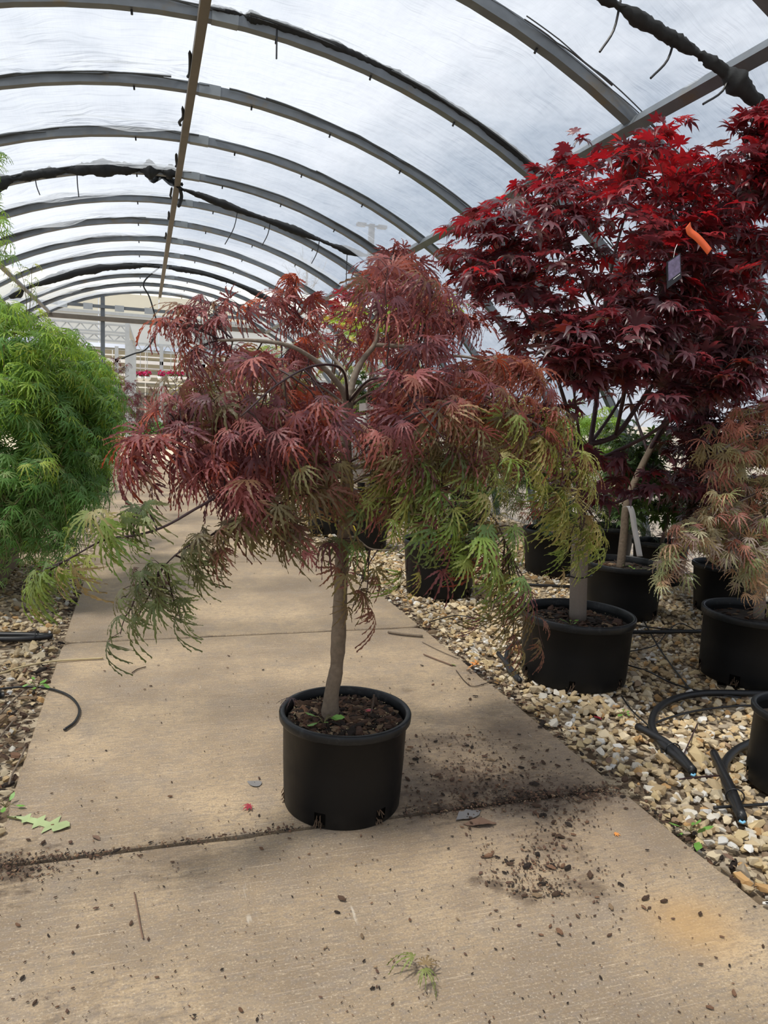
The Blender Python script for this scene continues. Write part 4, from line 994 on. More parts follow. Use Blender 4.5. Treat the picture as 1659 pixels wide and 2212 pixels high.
# green laceleaf seen below the red crowns
def lace_shrub(name, label, cat, p, polys, colour, n_single=100, size=.09, limbs=5, seed=1, potr=None, twig='twig_green', variants=LACE_FINE, mat='green', spread=.6, leaves=9, style='lace', up=.2, h_fork=.6, stem=.018, n_var=None):
    """polys: list of (picture polygon, number of twigs, y range)"""
    r = np.random.default_rng(seed); b = np.array([p[0], p[1], p[2] if len(p) > 2 else 0.0])
    t = thing(name, label, cat, b); ax = b.copy()
    Cr = Crown(t, ax, style, r)
    top = b+[r.normal(0, .04), r.normal(0, .04), h_fork]
    P = spline([b, (b+top)/2+r.normal(0, .015, 3)*[1, 1, 0], top], 5); MB().tube(P, np.linspace(stem, stem*.75, len(P)), 9).build('trunk', M['bark'], t, True); Cr.nodes += list(P[-4:])
    cents = []
    for poly, n, (ya_, yb2) in polys:
        xs = [q[0] for q in poly]; yy = [q[1] for q in poly]
        for _ in range(limbs): cents.append((r.uniform(min(xs)+.2*(max(xs)-min(xs)), max(xs)-.2*(max(xs)-min(xs))), r.uniform(min(yy), min(yy)+.6*(max(yy)-min(yy))), r.uniform(ya_, yb2)))
    for (x, y, Y) in cents:
        e = at(x, y, Y); m_ = (top+e)/2+UP*.18*np.linalg.norm(e-top); Cr.branch([top, m_, e], stem*.55, .003, 'bark', n=5, sides=6)
    for i, (poly, n, (ya_, yb2)) in enumerate(polys): fill(Cr, poly, n, lambda x, y, rr: rr.uniform(ya_, yb2), leaves, size, colour, up, .3, seed*10+i, variants=len(variants), r0=.0025)
    Cr.finish(variants, mat, twig, n_single); return t

LIME = [((.30, .50, .07), 3), ((.38, .56, .09), 2), ((.20, .36, .06), 3), ((.50, .58, .11), 1)]
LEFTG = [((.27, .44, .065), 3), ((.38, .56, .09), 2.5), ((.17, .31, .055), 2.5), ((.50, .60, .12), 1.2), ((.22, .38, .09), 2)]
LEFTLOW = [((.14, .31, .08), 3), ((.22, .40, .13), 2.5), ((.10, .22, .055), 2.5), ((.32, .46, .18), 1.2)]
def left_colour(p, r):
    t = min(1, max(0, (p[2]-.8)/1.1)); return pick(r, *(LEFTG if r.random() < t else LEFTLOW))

# big green laceleaf in a wooden box
BX0, BX1, BY0, BY1, BZ = -2.15, -1.02, 5.75, 6.95, .52
box_t = thing('planter_box', 'weathered wooden planter box under the big green laceleaf', 'planter', ((BX0+BX1)/2, (BY0+BY1)/2, 0))
nb_ = 4
for i in range(nb_):
    z0, z1 = .008+i*BZ/nb_, (i+1)*BZ/nb_-.006
    MB().box((BX1-.03, BY0, z0), (BX1, BY1, z1)).build('plank', M['wood'], box_t)
    MB().box((BX0, BY0-.03, z0), (BX1, BY0-.002, z1)).build('plank', M['wood'], box_t)
    MB().box((BX0, BY0, z0), (BX0+.03, BY1, z1)).build('plank', M['wood'], box_t)
    MB().box((BX0, BY1+.002, z0), (BX1, BY1+.03, z1)).build('plank', M['wood'], box_t)
MB().box((BX0+.035, BY0+.01, 0.01), (BX1-.035, BY1-.01, BZ-.06)).build('soil', M['soil'], box_t)
bt = np.array([-1.6, 6.3, BZ-.06])
LG = Crown(thing('laceleaf_maple', 'large bright green laceleaf maple mounded over the wooden box beside the path', 'tree', bt), bt, 'lace', np.random.default_rng(51))
MB().tube(spline([bt, bt+[.02, 0, .4], bt+[0, .05, .8], bt+[.05, 0, 1.1]], 4), np.linspace(.06, .04, 13), 10).build('trunk', M['bark'], LG.root, True)
LG.nodes += [bt+[.05, 0, .9], bt+[.05, 0, 1.1]]
tp_ = bt+[.03, 0, 1.0]
for px, py, Y in ((60, 700, 5.9), (150, 740, 6.2), (230, 800, 6.6), (20, 720, 6.8), (-60, 700, 6.0), (90, 860, 5.5), (180, 900, 5.9), (250, 870, 7.0), (30, 900, 5.3), (-50, 880, 5.5), (120, 1000, 5.4), (200, 1020, 6.0), (-20, 1050, 5.4), (-120, 800, 6.5), (-140, 600, 6.0), (-100, 480, 5.6), (-40, 420, 5.4)):
    e = at(px, py, Y); LG.branch([tp_, (tp_+e)/2+UP*.22, e], .022, .005, 'bark', n=5, sides=6)
OUT_G = [(-200, 640), (0, 640), (60, 665), (110, 690), (180, 725), (230, 775), (268, 830), (275, 900), (262, 960), (225, 1000), (245, 1050), (220, 1110), (190, 1160), (150, 1215), (60, 1200), (-200, 1200)]
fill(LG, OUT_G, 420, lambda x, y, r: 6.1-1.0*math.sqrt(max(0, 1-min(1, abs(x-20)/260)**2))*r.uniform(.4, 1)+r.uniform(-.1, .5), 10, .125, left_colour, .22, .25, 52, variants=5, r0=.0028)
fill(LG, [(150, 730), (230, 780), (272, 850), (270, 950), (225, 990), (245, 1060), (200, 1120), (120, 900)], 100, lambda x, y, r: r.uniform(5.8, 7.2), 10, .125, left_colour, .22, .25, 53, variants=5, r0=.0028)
fill(LG, [(-30, 1130), (130, 1150), (175, 1240), (120, 1270), (-20, 1290)], 26, lambda x, y, r: r.uniform(5.2, 5.7), 7, .085, pal(*LEFTLOW), .2, .3, 54, variants=5)
fill(LG, [(-60, 300), (8, 330), (16, 400), (28, 480), (26, 560), (-60, 600)], 22, lambda x, y, r: r.uniform(5.0, 5.6), 8, .085, pal(*LEFTG), .15, .35, 55, variants=5)
fill(LG, [(60, 1240), (185, 1230), (190, 1280), (110, 1290)], 9, lambda x, y, r: r.uniform(5.3, 5.7), 5, .06, pal(*LEFTG), .15, .35, 57, variants=5)
fill(LG, [(10, 590), (80, 570), (60, 600), (0, 620)], 3, lambda x, y, r: r.uniform(5.6, 5.8), 5, .07, pal(*YELLOWG), .1, .4, 56, variants=5)
LG.finish(LACE_MID, 'green', 'twig_green', 300)

# variegated laceleaf at the frame edge
P4 = np.array([3.44, 3.40])
pot_4, zs_4 = make_pot(P4, .29, .40, 'black pot under the pink and cream laceleaf at the frame edge', .280, 0, 60, 6, -2.7, .84, .04)
mulch(pot_4, P4, .29, zs_4, 60, 9, .03)
VAR = [((.40, .33, .28), 3), ((.44, .41, .26), 2.6), ((.30, .21, .19), 2), ((.52, .35, .22), 1.3), ((.27, .31, .14), 1.8), ((.46, .19, .15), .4), ((.46, .48, .28), 1.4)]
VARTOP = [((.42, .18, .14), 3), ((.36, .29, .15), 2), ((.54, .24, .18), 2), ((.46, .43, .21), 1.5), ((.26, .23, .11), 1.5)]
def var_colour(p, r): return pick(r, *(VARTOP if r.random() < (p[2]-.75)/.7 else VAR))
y4 = P4[1]
b4 = np.array([P4[0]+.02, P4[1], zs_4])
V4 = Crown(thing('laceleaf_maple', 'drooping laceleaf maple in pink, cream and bronze at the right frame edge', 'tree', b4), at(1720, 1000, y4), 'lace', np.random.default_rng(61))
V4.root['label'] = 'drooping laceleaf maple in pink, cream and bronze spilling over a pot beside the hoses'
MB().tube(spline([b4, at(1650, 1230, y4), at(1690, 1100, y4), at(1700, 1000, y4)], 5), np.linspace(.032, .02, 16), 9).build('trunk', M['bark_young'], V4.root, True); V4.nodes += [at(1700, 1000, y4), at(1695, 1050, y4)]
for pts in ([(1700, 1000, 0), (1640, 940, -.2), (1570, 965, -.35), (1530, 1000, -.4)], [(1700, 1000, 0), (1640, 1060, -.3), (1560, 1100, -.45), (1480, 1150, -.5), (1450, 1200, -.5)], [(1700, 1000, 0), (1680, 900, 0), (1640, 890, 0), (1600, 900, 0)], [(1700, 1030, 0), (1650, 1120, -.4), (1600, 1180, -.5)], [(1700, 1000, 0), (1760, 900, -.1), (1820, 950, -.2)], [(1690, 1080, 0), (1640, 1180, .1), (1560, 1200, .1)]):
    V4.branch([at(x, y, y4+d) for x, y, d in pts], .010, .003, 'bark_young')
fill(V4, [(1600, 880), (1660, 850), (1760, 860), (1760, 1050), (1640, 1060), (1560, 1040), (1545, 960)], 60, lambda x, y, r: y4+r.uniform(-.55, .3), 8, .092, var_colour, .2, .3, 62)
fill(V4, [(1560, 1060), (1660, 1040), (1760, 1050), (1760, 1230), (1660, 1250), (1600, 1220), (1520, 1190), (1470, 1170), (1500, 1110)], 72, lambda x, y, r: y4+r.uniform(-.6, .0), 8, .092, var_colour, .2, .3, 63)
for x, y, d, n in ((1530, 960, -.4, 5), (1545, 930, -.4, 4), (1530, 990, -.4, 4), (1440, 1210, -.5, 6), (1455, 1180, -.5, 6), (1490, 1140, -.5, 7), (1470, 1150, -.5, 6), (1520, 1120, -.5, 7), (1440, 1240, -.5, 4), (1560, 1200, -.5, 7), (1590, 1250, -.5, 6), (1620, 1240, -.5, 6), (1650, 1260, -.5, 5), (1570, 1120, -.5, 7), (1430, 1265, -.5, 4), (1470, 1230, -.5, 6), (1620, 1290, -.55, 5), (1655, 1300, -.55, 5), (1600, 1170, -.55, 7), (1640, 1190, -.55, 7), (1530, 1170, -.5, 6), (1630, 1120, -.5, 7), (1550, 1020, -.45, 6)):
    V4.twig(V4.reach(at(x, y, y4+d), .16), .0028, n, .098, var_colour, .45)
V4.finish(LACE, 'lace', 'twig_red', 260)

# small pot at the frame edge
P5 = np.array([2.585, 2.24])
pot_5, zs_5 = make_pot(P5, .195, .33, 'black pot with dry grass over its rim beside the crimped hose, at the frame edge', .195, 0, 54, 5, -2.5, .80, .03)
pot_5['label'] = 'black pot at the gravel with a tuft of dry grass hanging over its rim'
mulch(pot_5, P5, .195, zs_5, 50, 10, .025)
t = thing('dry_grass', 'tuft of dry brown grass drooping over the rim of the nearest gravel pot', 'dry grass', (P5[0]-.11, P5[1]-.165, .33))
t['label'] = 'tuft of dry brown grass drooping over a pot rim by the crimped hose'
b = MB(); rr_ = np.random.default_rng(3); cp = np.array([P5[0]-.11, P5[1]-.165, .325])
for q in range(46):
    x0 = cp+[rr_.normal(.02, .03), rr_.normal(0, .012), .02+rr_.normal(0, .01)]; x0[1] = cp[1]+rr_.normal(0, .008)
    b.tube(spline([x0+[.02, .08, -.02], x0+[0, .03, .03], x0+[rr_.normal(-.005, .012), -.012, -.02], x0+[rr_.normal(-.01, .02), -.02, -.06-rr_.random()*.09]], 3), np.linspace(.0022, .0006, 10), 3)
stuff(b.build('grass_blades', M['straw_dark'] if 'straw_dark' in M else M['root'], t))

# pots further along the gravel, each with its plant
def far_pot(c, r, h, label, **k):
    return make_pot(np.array(c), r, h, label, None, 0, 36, 5, -2.3, .86, .035, **k)
p6, z6 = far_pot((2.33, 5.60), .31, .44, 'black pot behind the weeping green branches of the centre tree'); p6['label'] = 'black pot on the gravel edge just behind the drooping green branches'
p7, z7 = far_pot((2.27, 7.62), .27, .42, 'black pot with a small yellow tag beyond the centre trunk')
p8, z8 = far_pot((2.13, 8.60), .30, .52, 'black pot closest to the path edge beyond the yellow-tagged pot')
p9, z9 = far_pot((3.75, 6.25), .28, .42, 'black pot in the shade between the cardboard guard and the green branches')
p10, z10 = far_pot((4.55, 6.55), .28, .40, 'black pot far back under the bright green laceleaf')
tg = tag(MB().bar(at(764, 1136, 7.32), at(768, 1146, 7.32), .05, .004).build('plant_tag', M['yellow']), 'small yellow tag on the rim of a pot beyond the trunk', 'plant tag')
YL = [((.42, .48, .10), 3), ((.32, .42, .08), 2), ((.52, .46, .12), 1), ((.22, .32, .07), 2)]
lace_shrub('laceleaf_maple', 'olive green laceleaf in the pot behind the drooping branches', 'tree', (2.33, 5.60, z6), [([(820, 960), (1130, 950), (1200, 1080), (1120, 1130), (900, 1120), (820, 1060)], 40, (5.0, 6.0))], pal(*BRONZE, ((.10, .14, .05), 4), ((.07, .09, .035), 3)), 60, .10, 5, 71, h_fork=.5)
lace_shrub('lime_maple', 'lime green maple showing above the centre tree crown', 'tree', (2.27, 7.62, z7), [([(700, 690), (760, 610), (830, 560), (880, 620), (960, 640), (1010, 600), (1040, 640), (1000, 720), (880, 740), (740, 740)], 60, (7.0, 8.1))], pal(((.36, .50, .08), 3), ((.48, .55, .10), 2), ((.26, .40, .06), 2), ((.60, .48, .12), 1)), 90, .085, 5, 72, variants=PALM, mat='green', style='palm', h_fork=1.2, up=.05, leaves=8)
lace_shrub('red_maple', 'bright crimson maple in the distance between lime leaves and purlin', 'tree', (2.13, 8.6, z8), [([(690, 680), (730, 620), (780, 610), (800, 680), (760, 740), (690, 740)], 34, (8.3, 9.2)), ([(840, 640), (960, 600), (1010, 640), (980, 700), (860, 700)], 24, (8.3, 9.2))], pal(((.22, .02, .04), 3), ((.32, .03, .05), 2), ((.13, .02, .035), 2)), 60, .075, 4, 73, variants=PALM, mat='red', style='palm', h_fork=1.2, up=.05, twig='twig_red', leaves=8)
bb = np.array([2.5, 10.2, 0.0])
pA1, zA1 = far_pot((2.5, 10.2), .28, .42, 'black pot far along the gravel behind the maroon branches')
lace_shrub('laceleaf_maple', 'yellow green laceleaf glowing behind the maroon branches', 'tree', (2.5, 10.2, zA1), [([(430, 860), (480, 770), (560, 740), (640, 780), (700, 860), (700, 980), (600, 1000), (480, 980), (430, 920)], 60, (9.6, 10.8)), ([(640, 720), (1060, 700), (1060, 980), (660, 980)], 70, (9.8, 11))], pal(*YL), 80, .11, 5, 74, h_fork=.8)
lace_shrub('laceleaf_maple', 'bright green laceleaf seen under the red maple crowns', 'tree', (4.55, 6.55, z10), [([(1230, 860), (1480, 840), (1560, 960), (1480, 1060), (1250, 1040)], 80, (6.0, 7.2)), ([(1120, 900), (1260, 880), (1260, 1040), (1140, 1060)], 16, (6.2, 7.2))], pal(*LIME), 100, .10, 6, 75, h_fork=.6)
lace_shrub('laceleaf_maple', 'dark green low laceleaf in the shaded pot row', 'tree', (3.75, 6.25, z9), [([(1140, 1060), (1260, 1050), (1560, 1080), (1560, 1180), (1300, 1170), (1150, 1150)], 44, (5.6, 6.8)), ([(990, 980), (1160, 960), (1170, 1120), (1000, 1120)], 40, (6.0, 7.0))], pal(((.05, .09, .03), 3), ((.07, .13, .04), 2), ((.04, .06, .025), 2)), 50, .09, 5, 76, h_fork=.3)
# row further right and back, filling the depth under the roof
ri = np.random.default_rng(77)
DKG = [((.06, .11, .03), 3), ((.04, .075, .022), 2), ((.10, .16, .04), 1)]
DKR = [((.07, .03, .03), 3), ((.05, .03, .02), 2), ((.10, .035, .04), 1)]
for i, (x, y, lab, cols, sty, mt, hh, nt_) in enumerate((
    (4.45, 4.75, 'dark bronze maple against the greenhouse side, beyond the pink laceleaf', DKR, 'palm', 'red', 1.0, 90),
    (4.65, 3.55, 'dark green shrub maple beyond the pink laceleaf, by the hoop foot', DKG, 'palm', 'green', .75, 70),
    (4.60, 5.75, 'dull green maple by the hoop feet past the bronze one', DKG, 'palm', 'green', .8, 90),
    (4.60, 7.60, 'dark olive maple by the hoop feet behind the bright green laceleaf', DKG, 'palm', 'green', .9, 90),
    (3.9, 8.6, 'deep red maple several pots behind the cardboard-guarded maple', RED_DARK, 'palm', 'red', 1.3, 100),
    (3.4, 10.4, 'dark green maple in the back row beyond the lime maple', DKG, 'palm', 'green', 1.3, 90),
    (4.6, 10.2, 'dark russet maple at the roof edge in the back row', DKR, 'palm', 'red', .9, 80),
    (2.7, 12.6, 'wine red maple far along the row of pots', [((.14, .03, .04), 3), ((.09, .03, .035), 2)], 'palm', 'red', 1.2, 60),
    (3.9, 12.9, 'green maple far along the row beside the wine red one', DKG, 'palm', 'green', 1.2, 70))):
    pp, zz = far_pot((x, y), .25, .38, 'black pot of the '+lab)
    c = np.array([x, y, zz]); q0 = proj(c+[-.75, 0, hh+.35])[0]; q1 = proj(c+[.6, 0, .25])[0]
    lace_shrub('dark_maple' if cols in (DKR, DKG) else 'red_maple', lab, 'tree', c, [([(q0[0], q0[1]), (q1[0], q0[1]), (q1[0], q1[1]), (q0[0], q1[1])], nt_, (y-.55, y+.55))], pal(*cols), 16, .10, 5, 80+i, variants=PALM, mat=mt, style='palm', up=.05, twig='twig_red', h_fork=.5, leaves=9)
# left row beyond the green mound
for i, (x, y, lab, polys, cols, tw) in enumerate((
    (-.95, 9.3, 'maroon laceleaf peeping out behind the green mound', [([(240, 770), (300, 790), (315, 900), (300, 1010), (250, 1020), (220, 900)], 36, (8.9, 9.9))], [((.16, .04, .055), 3), ((.22, .06, .07), 2), ((.10, .05, .04), 1)], 'twig_red'),
    (-.75, 12.4, 'dark red laceleaf beside the far path, past the maroon one', [([(290, 845), (340, 830), (352, 900), (330, 960), (280, 960)], 24, (11.8, 12.9))], [((.15, .035, .045), 3), ((.10, .04, .035), 2)], 'twig_red'),
    (-1.2, 7.9, 'yellow flowered green laceleaf tucked behind the mound by the path', [([(200, 880), (275, 880), (280, 1010), (230, 1040), (190, 1000)], 30, (7.3, 8.3))], [((.16, .24, .06), 3), ((.30, .32, .06), 1), ((.14, .10, .05), 2)], 'twig_green'))):
    pp, zz = far_pot((x, y), .27, .38, 'black pot of the '+lab.split(' laceleaf')[0]+' laceleaf beside the path')
    lace_shrub('laceleaf_maple', lab, 'tree', (x, y, zz), polys, pal(*cols), 40, .085, 4, 90+i, twig=tw, h_fork=.4, mat='lace' if i < 2 else 'green')
lace_shrub('laceleaf_maple', 'dark red laceleaf at the far doorway beside the bright yard', 'tree', (1.95, 14.6, 0), [([(345, 850), (395, 838), (410, 880), (360, 890)], 16, (14, 15))], pal(((.16, .035, .04), 3), ((.10, .04, .035), 2)), 20, .10, 3, 95, twig='twig_red', h_fork=.5, mat='lace')

# ------------------------------------------------------------------ hoses and drip lines
def on_ground(pix, lift): return [ground(x, y, 0)+[0, 0, lift] for x, y in pix]
def gz(p):  # height of the walking surface
    return .0 if PL < p[0] < PR else .004
def line(name, pix, r, label, cat, mat='black_rubber', group=None, sides=8, lift=0.0, n=6):
    P = []
    for x, y in pix:
        g0 = ground(x, y, 0); P.append(g0+[0, 0, gz(g0)+r+lift+.004])
    S = spline(P, n)
    return tag(MB().tube(S, r, sides).build(name, M[mat], None, True), label, cat, group)
def crimped(pix, tail, band, label, r=.018, blue=True):
    p0 = ground(*pix[-1]); t = thing('crimped_hose', label, 'hose', (p0[0], p0[1], 0))
    P = [ground(x, y)+[0, 0, r+.004] for x, y in pix]
    S = spline(P, 8); MB().tube(S, r, 10).build('hose_run', M['black_rubber'], t, True)
    Q = [S[-1]+[0, 0, .006]]+[ground(x, y)+[0, 0, r*1.9] for x, y in tail]
    MB().tube(spline(Q, 6), r*.95, 10).build('folded_tail', M['black_rubber'], t, True)
    S = S[:-1] if False else S; b = ground(*band)+[0, 0, r*1.5]; d = unit(S[-1]-S[-6]); e = unit(np.cross(d, UP))
    ring = [b+e*math.cos(a)*r*1.9+UP*math.sin(a)*r*1.7 for a in np.linspace(0, 2*math.pi, 15)]
    MB().tube(ring, .003, 5, caps=False).build('tie_band', M['black_rubber'], t, True)
    if blue: MB().tube([S[-1]+d*.001-UP*r*.55-e*r*.55, S[-1]+d*.007-UP*r*.75, S[-1]+d*.001-UP*r*.55+e*r*.55], r*.28, 8).build('blue_end', M['blue_water'], t, True)
    return t
crimped([(1690, 1508), (1600, 1506), (1520, 1506), (1460, 1517), (1420, 1540), (1407, 1568), (1412, 1592), (1430, 1618), (1462, 1646), (1496, 1678)], [(1462, 1640), (1430, 1615), (1375, 1584)], (1452, 1632), 'thick black irrigation hose looping on the gravel with a folded crimped end')
crimped([(1625, 1612), (1590, 1630), (1567, 1655), (1563, 1685), (1578, 1730), (1602, 1780)], [(1580, 1725), (1558, 1680), (1540, 1642)], (1586, 1734), 'short black hose with folded crimped end pointing at the path by the grassy pot')
crimped([(1150, 1385), (1105, 1400), (1093, 1425), (1100, 1455), (1123, 1478)], [(1105, 1455), (1075, 1420)], (1112, 1462), 'folded black hose end lying left of the cardboard-guarded pot', .013, False)
t = thing('hose_bundle', 'bundle of folded black hose on the left gravel', 'hose', ground(60, 1382))
t['label'] = 'bundle of folded black hose on gravel across the path from the pots'
for pix, nm in (([(-120, 1372), (0, 1376), (60, 1377), (112, 1380)], 'hose_run'), ([(112, 1380), (60, 1385), (0, 1386), (-120, 1383)], 'folded_tail')):
    MB().tube(spline([ground(x, y)+[0, 0, .016] for x, y in pix], 6), .017, 10).build(nm, M['black_rubber'], t, True)
b_ = ground(78, 1381)+[0, 0, .02]; MB().tube([b_+[0, .045*math.cos(a), .03*math.sin(a)] for a in np.linspace(0, 6.283, 13)], .003, 5, caps=False).build('tie_band', M['black_rubber'], t)
line('drip_tube', [(-60, 1500), (0, 1494), (60, 1489), (108, 1492), (150, 1508), (171, 1535), (163, 1562), (139, 1581)], .006, 'thin black drip tube curling off the gravel onto the path', 'tube')
t = thing('hose_fitting', 'square black hose fitting on the gravel at the left', 'fitting', ground(0, 1520)); t['label'] = 'square black hose fitting at the tail of the curled drip tube'
f0 = ground(-8, 1512); MB().box((f0[0]-.05, f0[1]-.02, .0), (f0[0]+.02, f0[1]+.02, .045)).tube([f0+[.02, 0, .022], f0+[.035, 0, .022]], .014, 10).build('fitting_body', M['black_rubber'], t)
MB().tube([f0+[-.05, -.07, .02], f0+[.01, -.075, .02]], .022, 10).build('coupling', M['black_rubber'], t, True)
for pix, r, lab in (([(1385, 1335), (1418, 1395), (1445, 1435), (1475, 1475), (1502, 1510)], .005, 'thin drip line running from the guarded pot to the big hose loop'),
    ([(1345, 1438), (1400, 1455), (1450, 1480), (1520, 1500), (1600, 1512)], .005, 'thin drip line passing behind the big hose loop'),
    ([(1342, 1508), (1365, 1540), (1405, 1578), (1420, 1605), (1432, 1637)], .004, 'thin drip line ending beside the crimped hose near the path'),
    ([(1690, 1532), (1600, 1530), (1510, 1540), (1440, 1558), (1388, 1581)], .006, 'drip line arching inside the big hose loop'),
    ([(1330, 1372), (1400, 1372), (1520, 1370)], .014, 'straight black supply hose between the guarded pot and the pink laceleaf pot'),
    ([(1350, 1352), (1430, 1362), (1520, 1368)], .005, 'thin line lying along the straight supply hose'),
    ([(1355, 1412), (1415, 1398), (1440, 1370), (1468, 1350), (1505, 1366)], .004, 'thin drip line looping over the straight supply hose'),
    ([(930, 1346), (960, 1338), (990, 1333), (1035, 1340)], .004, 'thin black line lying on the gravel beside the path joint'),
    ([(1030, 1254), (1120, 1267), (1240, 1273)], .014, 'black supply hose crossing behind the cardboard trunk guard'),
    ([(1425, 1247), (1500, 1244), (1600, 1243)], .012, 'black supply hose behind the pink laceleaf sprays'),
    ([(1541, 1752), (1600, 1748), (1690, 1742)], .006, 'black tube with a pale tip under the crimped hose by the path')):
    line('drip_line' if r < .01 else 'supply_hose', pix, r, lab, 'hose')
tp = ground(1541, 1752)+[0, 0, .010]; 
line('stick', [(1467, 1689), (1510, 1684), (1560, 1681)], .0035, 'thin red-brown stick on the gravel between the two crimped hoses', 'stick', 'twig_red')
line('stick', [(1506, 1568), (1492, 1600), (1477, 1633)], .003, 'thin dark stick leaning on the gravel inside the hose loop', 'stick', 'twig_red')
line('stick', [(838, 1369), (870, 1374), (913, 1378)], .0085, 'grey broken branch lying on the path near the second joint', 'stick', 'bark')
line('stick', [(915, 1416), (945, 1428), (977, 1440)], .004, 'orange-brown twig on the path edge by the twiggy litter', 'stick', 'leaf_brown')
line('stick', [(912, 1389), (950, 1408), (990, 1425)], .002, 'hair-thin dark twig next to the orange-brown one', 'stick', 'twig_brown')
line('stick', [(985, 1450), (1005, 1475), (1025, 1485), (1070, 1475), (1085, 1490)], .0025, 'bent dark twig in the litter at the path edge', 'stick', 'twig_brown')
line('stick', [(290, 1932), (298, 1975), (303, 2005), (309, 2032)], .0022, 'long thin brown stem lying alone on the front slab', 'stick', 'leaf_brown')
line('stick', [(285, 1456), (297, 1448), (315, 1443)], .003, 'short dark twig on the second slab by the hanging branch', 'stick', 'twig_brown')
line('cane', [(-60, 1472), (0, 1460), (50, 1445), (110, 1434), (170, 1428), (223, 1425)], .0055, 'pale tan cane reaching from the gravel onto the path', 'cane', 'straw')
for pix, lab in (([(0, 1548), (25, 1522), (52, 1497)], 'grey twig on the gravel below the square hose fitting'), ([(0, 1598), (14, 1580), (28, 1564)], 'pale twig on the gravel close to the path edge, below the grey one'), ([(20, 1700), (26, 1680), (42, 1650), (55, 1620)], 'crooked brown twig along the path edge above the weeds')):
    line('stick', pix, .004, lab, 'stick', 'bark')

# ------------------------------------------------------------------ tags and tape
def ribbon(name, pts, w, wdir, mat, label, cat, extra=None):
    S = spline(pts, 6); wd = np.asarray(wdir, float); n = len(S)
    V = [p+wd*s_ for p in S for s_ in (-w/2, w/2)]
    F = [(2*i, 2*i+1, 2*i+3, 2*i+2) for i in range(n-1)]
    m = MB().add(V, F)
    if extra: extra(m)
    o = m.build(name, M[mat], None, True); sol = o.modifiers.new('thickness', 'SOLIDIFY'); sol.thickness = .0008
    return tag(o, label, cat)
yw = yb-.40
ribbon('ribbon_tag', [at(1352, 1096, yw+.02), at(1360, 1094, yw), at(1366, 1110, yw-.01), at(1370, 1138, yw-.01), at(1376, 1168, yw-.01), at(1382, 1202, yw)], .052, (1, .1, 0), 'white_paper', 'long white ribbon tag hanging in front of the shaded pot', 'tag')
yo = ya-.86
ribbon('flagging_tape', [at(1486, 486, yo), at(1490, 500, yo), at(1505, 512, yo), at(1520, 528, yo), at(1533, 544, yo)], .034, unit(at(1500, 540, yo)-at(1520, 515, yo)), 'orange', 'strip of orange flagging tape tied in the red maple crown', 'tape')
yc = ya-.84
t = thing('photo_tag', 'hanging plant tag with a purple picture and black footer, in the red maple', 'plant tag', at(1456, 545, yc))
c4 = [at(1440, 566, yc), at(1470, 546, yc), at(1472, 600, yc), at(1441, 624, yc)]
def quad(m, u0, u1, v0, v1, off):
    P_ = lambda u, v: (c4[0]*(1-u)+c4[1]*u)*(1-v)+(c4[3]*(1-u)+c4[2]*u)*v+np.array([0, off, 0])
    return m.add([P_(u0, v0), P_(u1, v0), P_(u1, v1), P_(u0, v1)], [(0, 1, 2, 3)])
m = MB(); quad(m, 0, 1, 0, 1, 0); quad(m, 0, 1, 0, 1, .002); m.build('card', M['gloss_black'], t)
quad(MB(), .08, .92, .04, .74, -.002).build('picture', M['picture'], t)
quad(MB(), .42, .9, .80, .825, -.002).build('print_line', M['white_paper'], t)
MB().tube(spline([at(1455, 556, yc), at(1458, 540, yc), at(1463, 528, yc+.02)], 4), .0012, 4).build('string', M['white_paper'], t)
# white sheet behind the centre trunk
yl = yt+.17
t = thing('white_sheet', 'white ruled paper sheet hanging behind the centre trunk, glimpsed through maroon leaves', 'paper', at(770, 870, yl))
V = []
for i in range(7):
    v = i/6; (lx, ly), (rx, ry) = (742-6*v, 905+135*v), (800-2*v, 895+148*v)
    V += [at(lx, ly, yl+.02), at((lx+rx)/2, (ly+ry)/2, yl-.01), at(rx, ry, yl+.02)]
F = [(3*i+k, 3*i+k+1, 3*i+k+4, 3*i+k+3) for i in range(6) for k in range(2)]
o = MB().add(V, F).build('paper', M['white_paper'], t, True); o.modifiers.new('thickness', 'SOLIDIFY').thickness = .001
lm = MB()
for k in range(9):
    y_ = 985+6.5*k; lm.tube([at(738, y_, yl+.012), at(768, y_-1, yl-.016), at(796, y_-3, yl+.010)], .0006, 3)
lm.build('ruled_line', M['ruled'], t)
o = tag(MB().add([at(776, 872, yl), at(808, 868, yl), at(806, 884, yl), at(775, 889, yl), at(776, 872, yl+.004), at(808, 868, yl+.004), at(806, 884, yl+.004), at(775, 889, yl+.004)], [(3, 2, 1, 0), (4, 5, 6, 7), (0, 1, 5, 4), (1, 2, 6, 5), (2, 3, 7, 6), (3, 0, 4, 7)]).build('white_label', M['white_paper']), 'small torn white label above the ruled sheet, just below the trunk fork', 'tag')
o = tag(MB().add([at(738, 876, yl), at(762, 872, yl), at(764, 890, yl), at(739, 896, yl), at(738, 876, yl+.003), at(762, 872, yl+.003), at(764, 890, yl+.003), at(739, 896, yl+.003)], [(3, 2, 1, 0), (4, 5, 6, 7), (0, 1, 5, 4), (1, 2, 6, 5), (2, 3, 7, 6), (3, 0, 4, 7)]).build('lilac_label', M['lilac']), 'small lilac plant label beside the torn white one behind the trunk', 'tag')

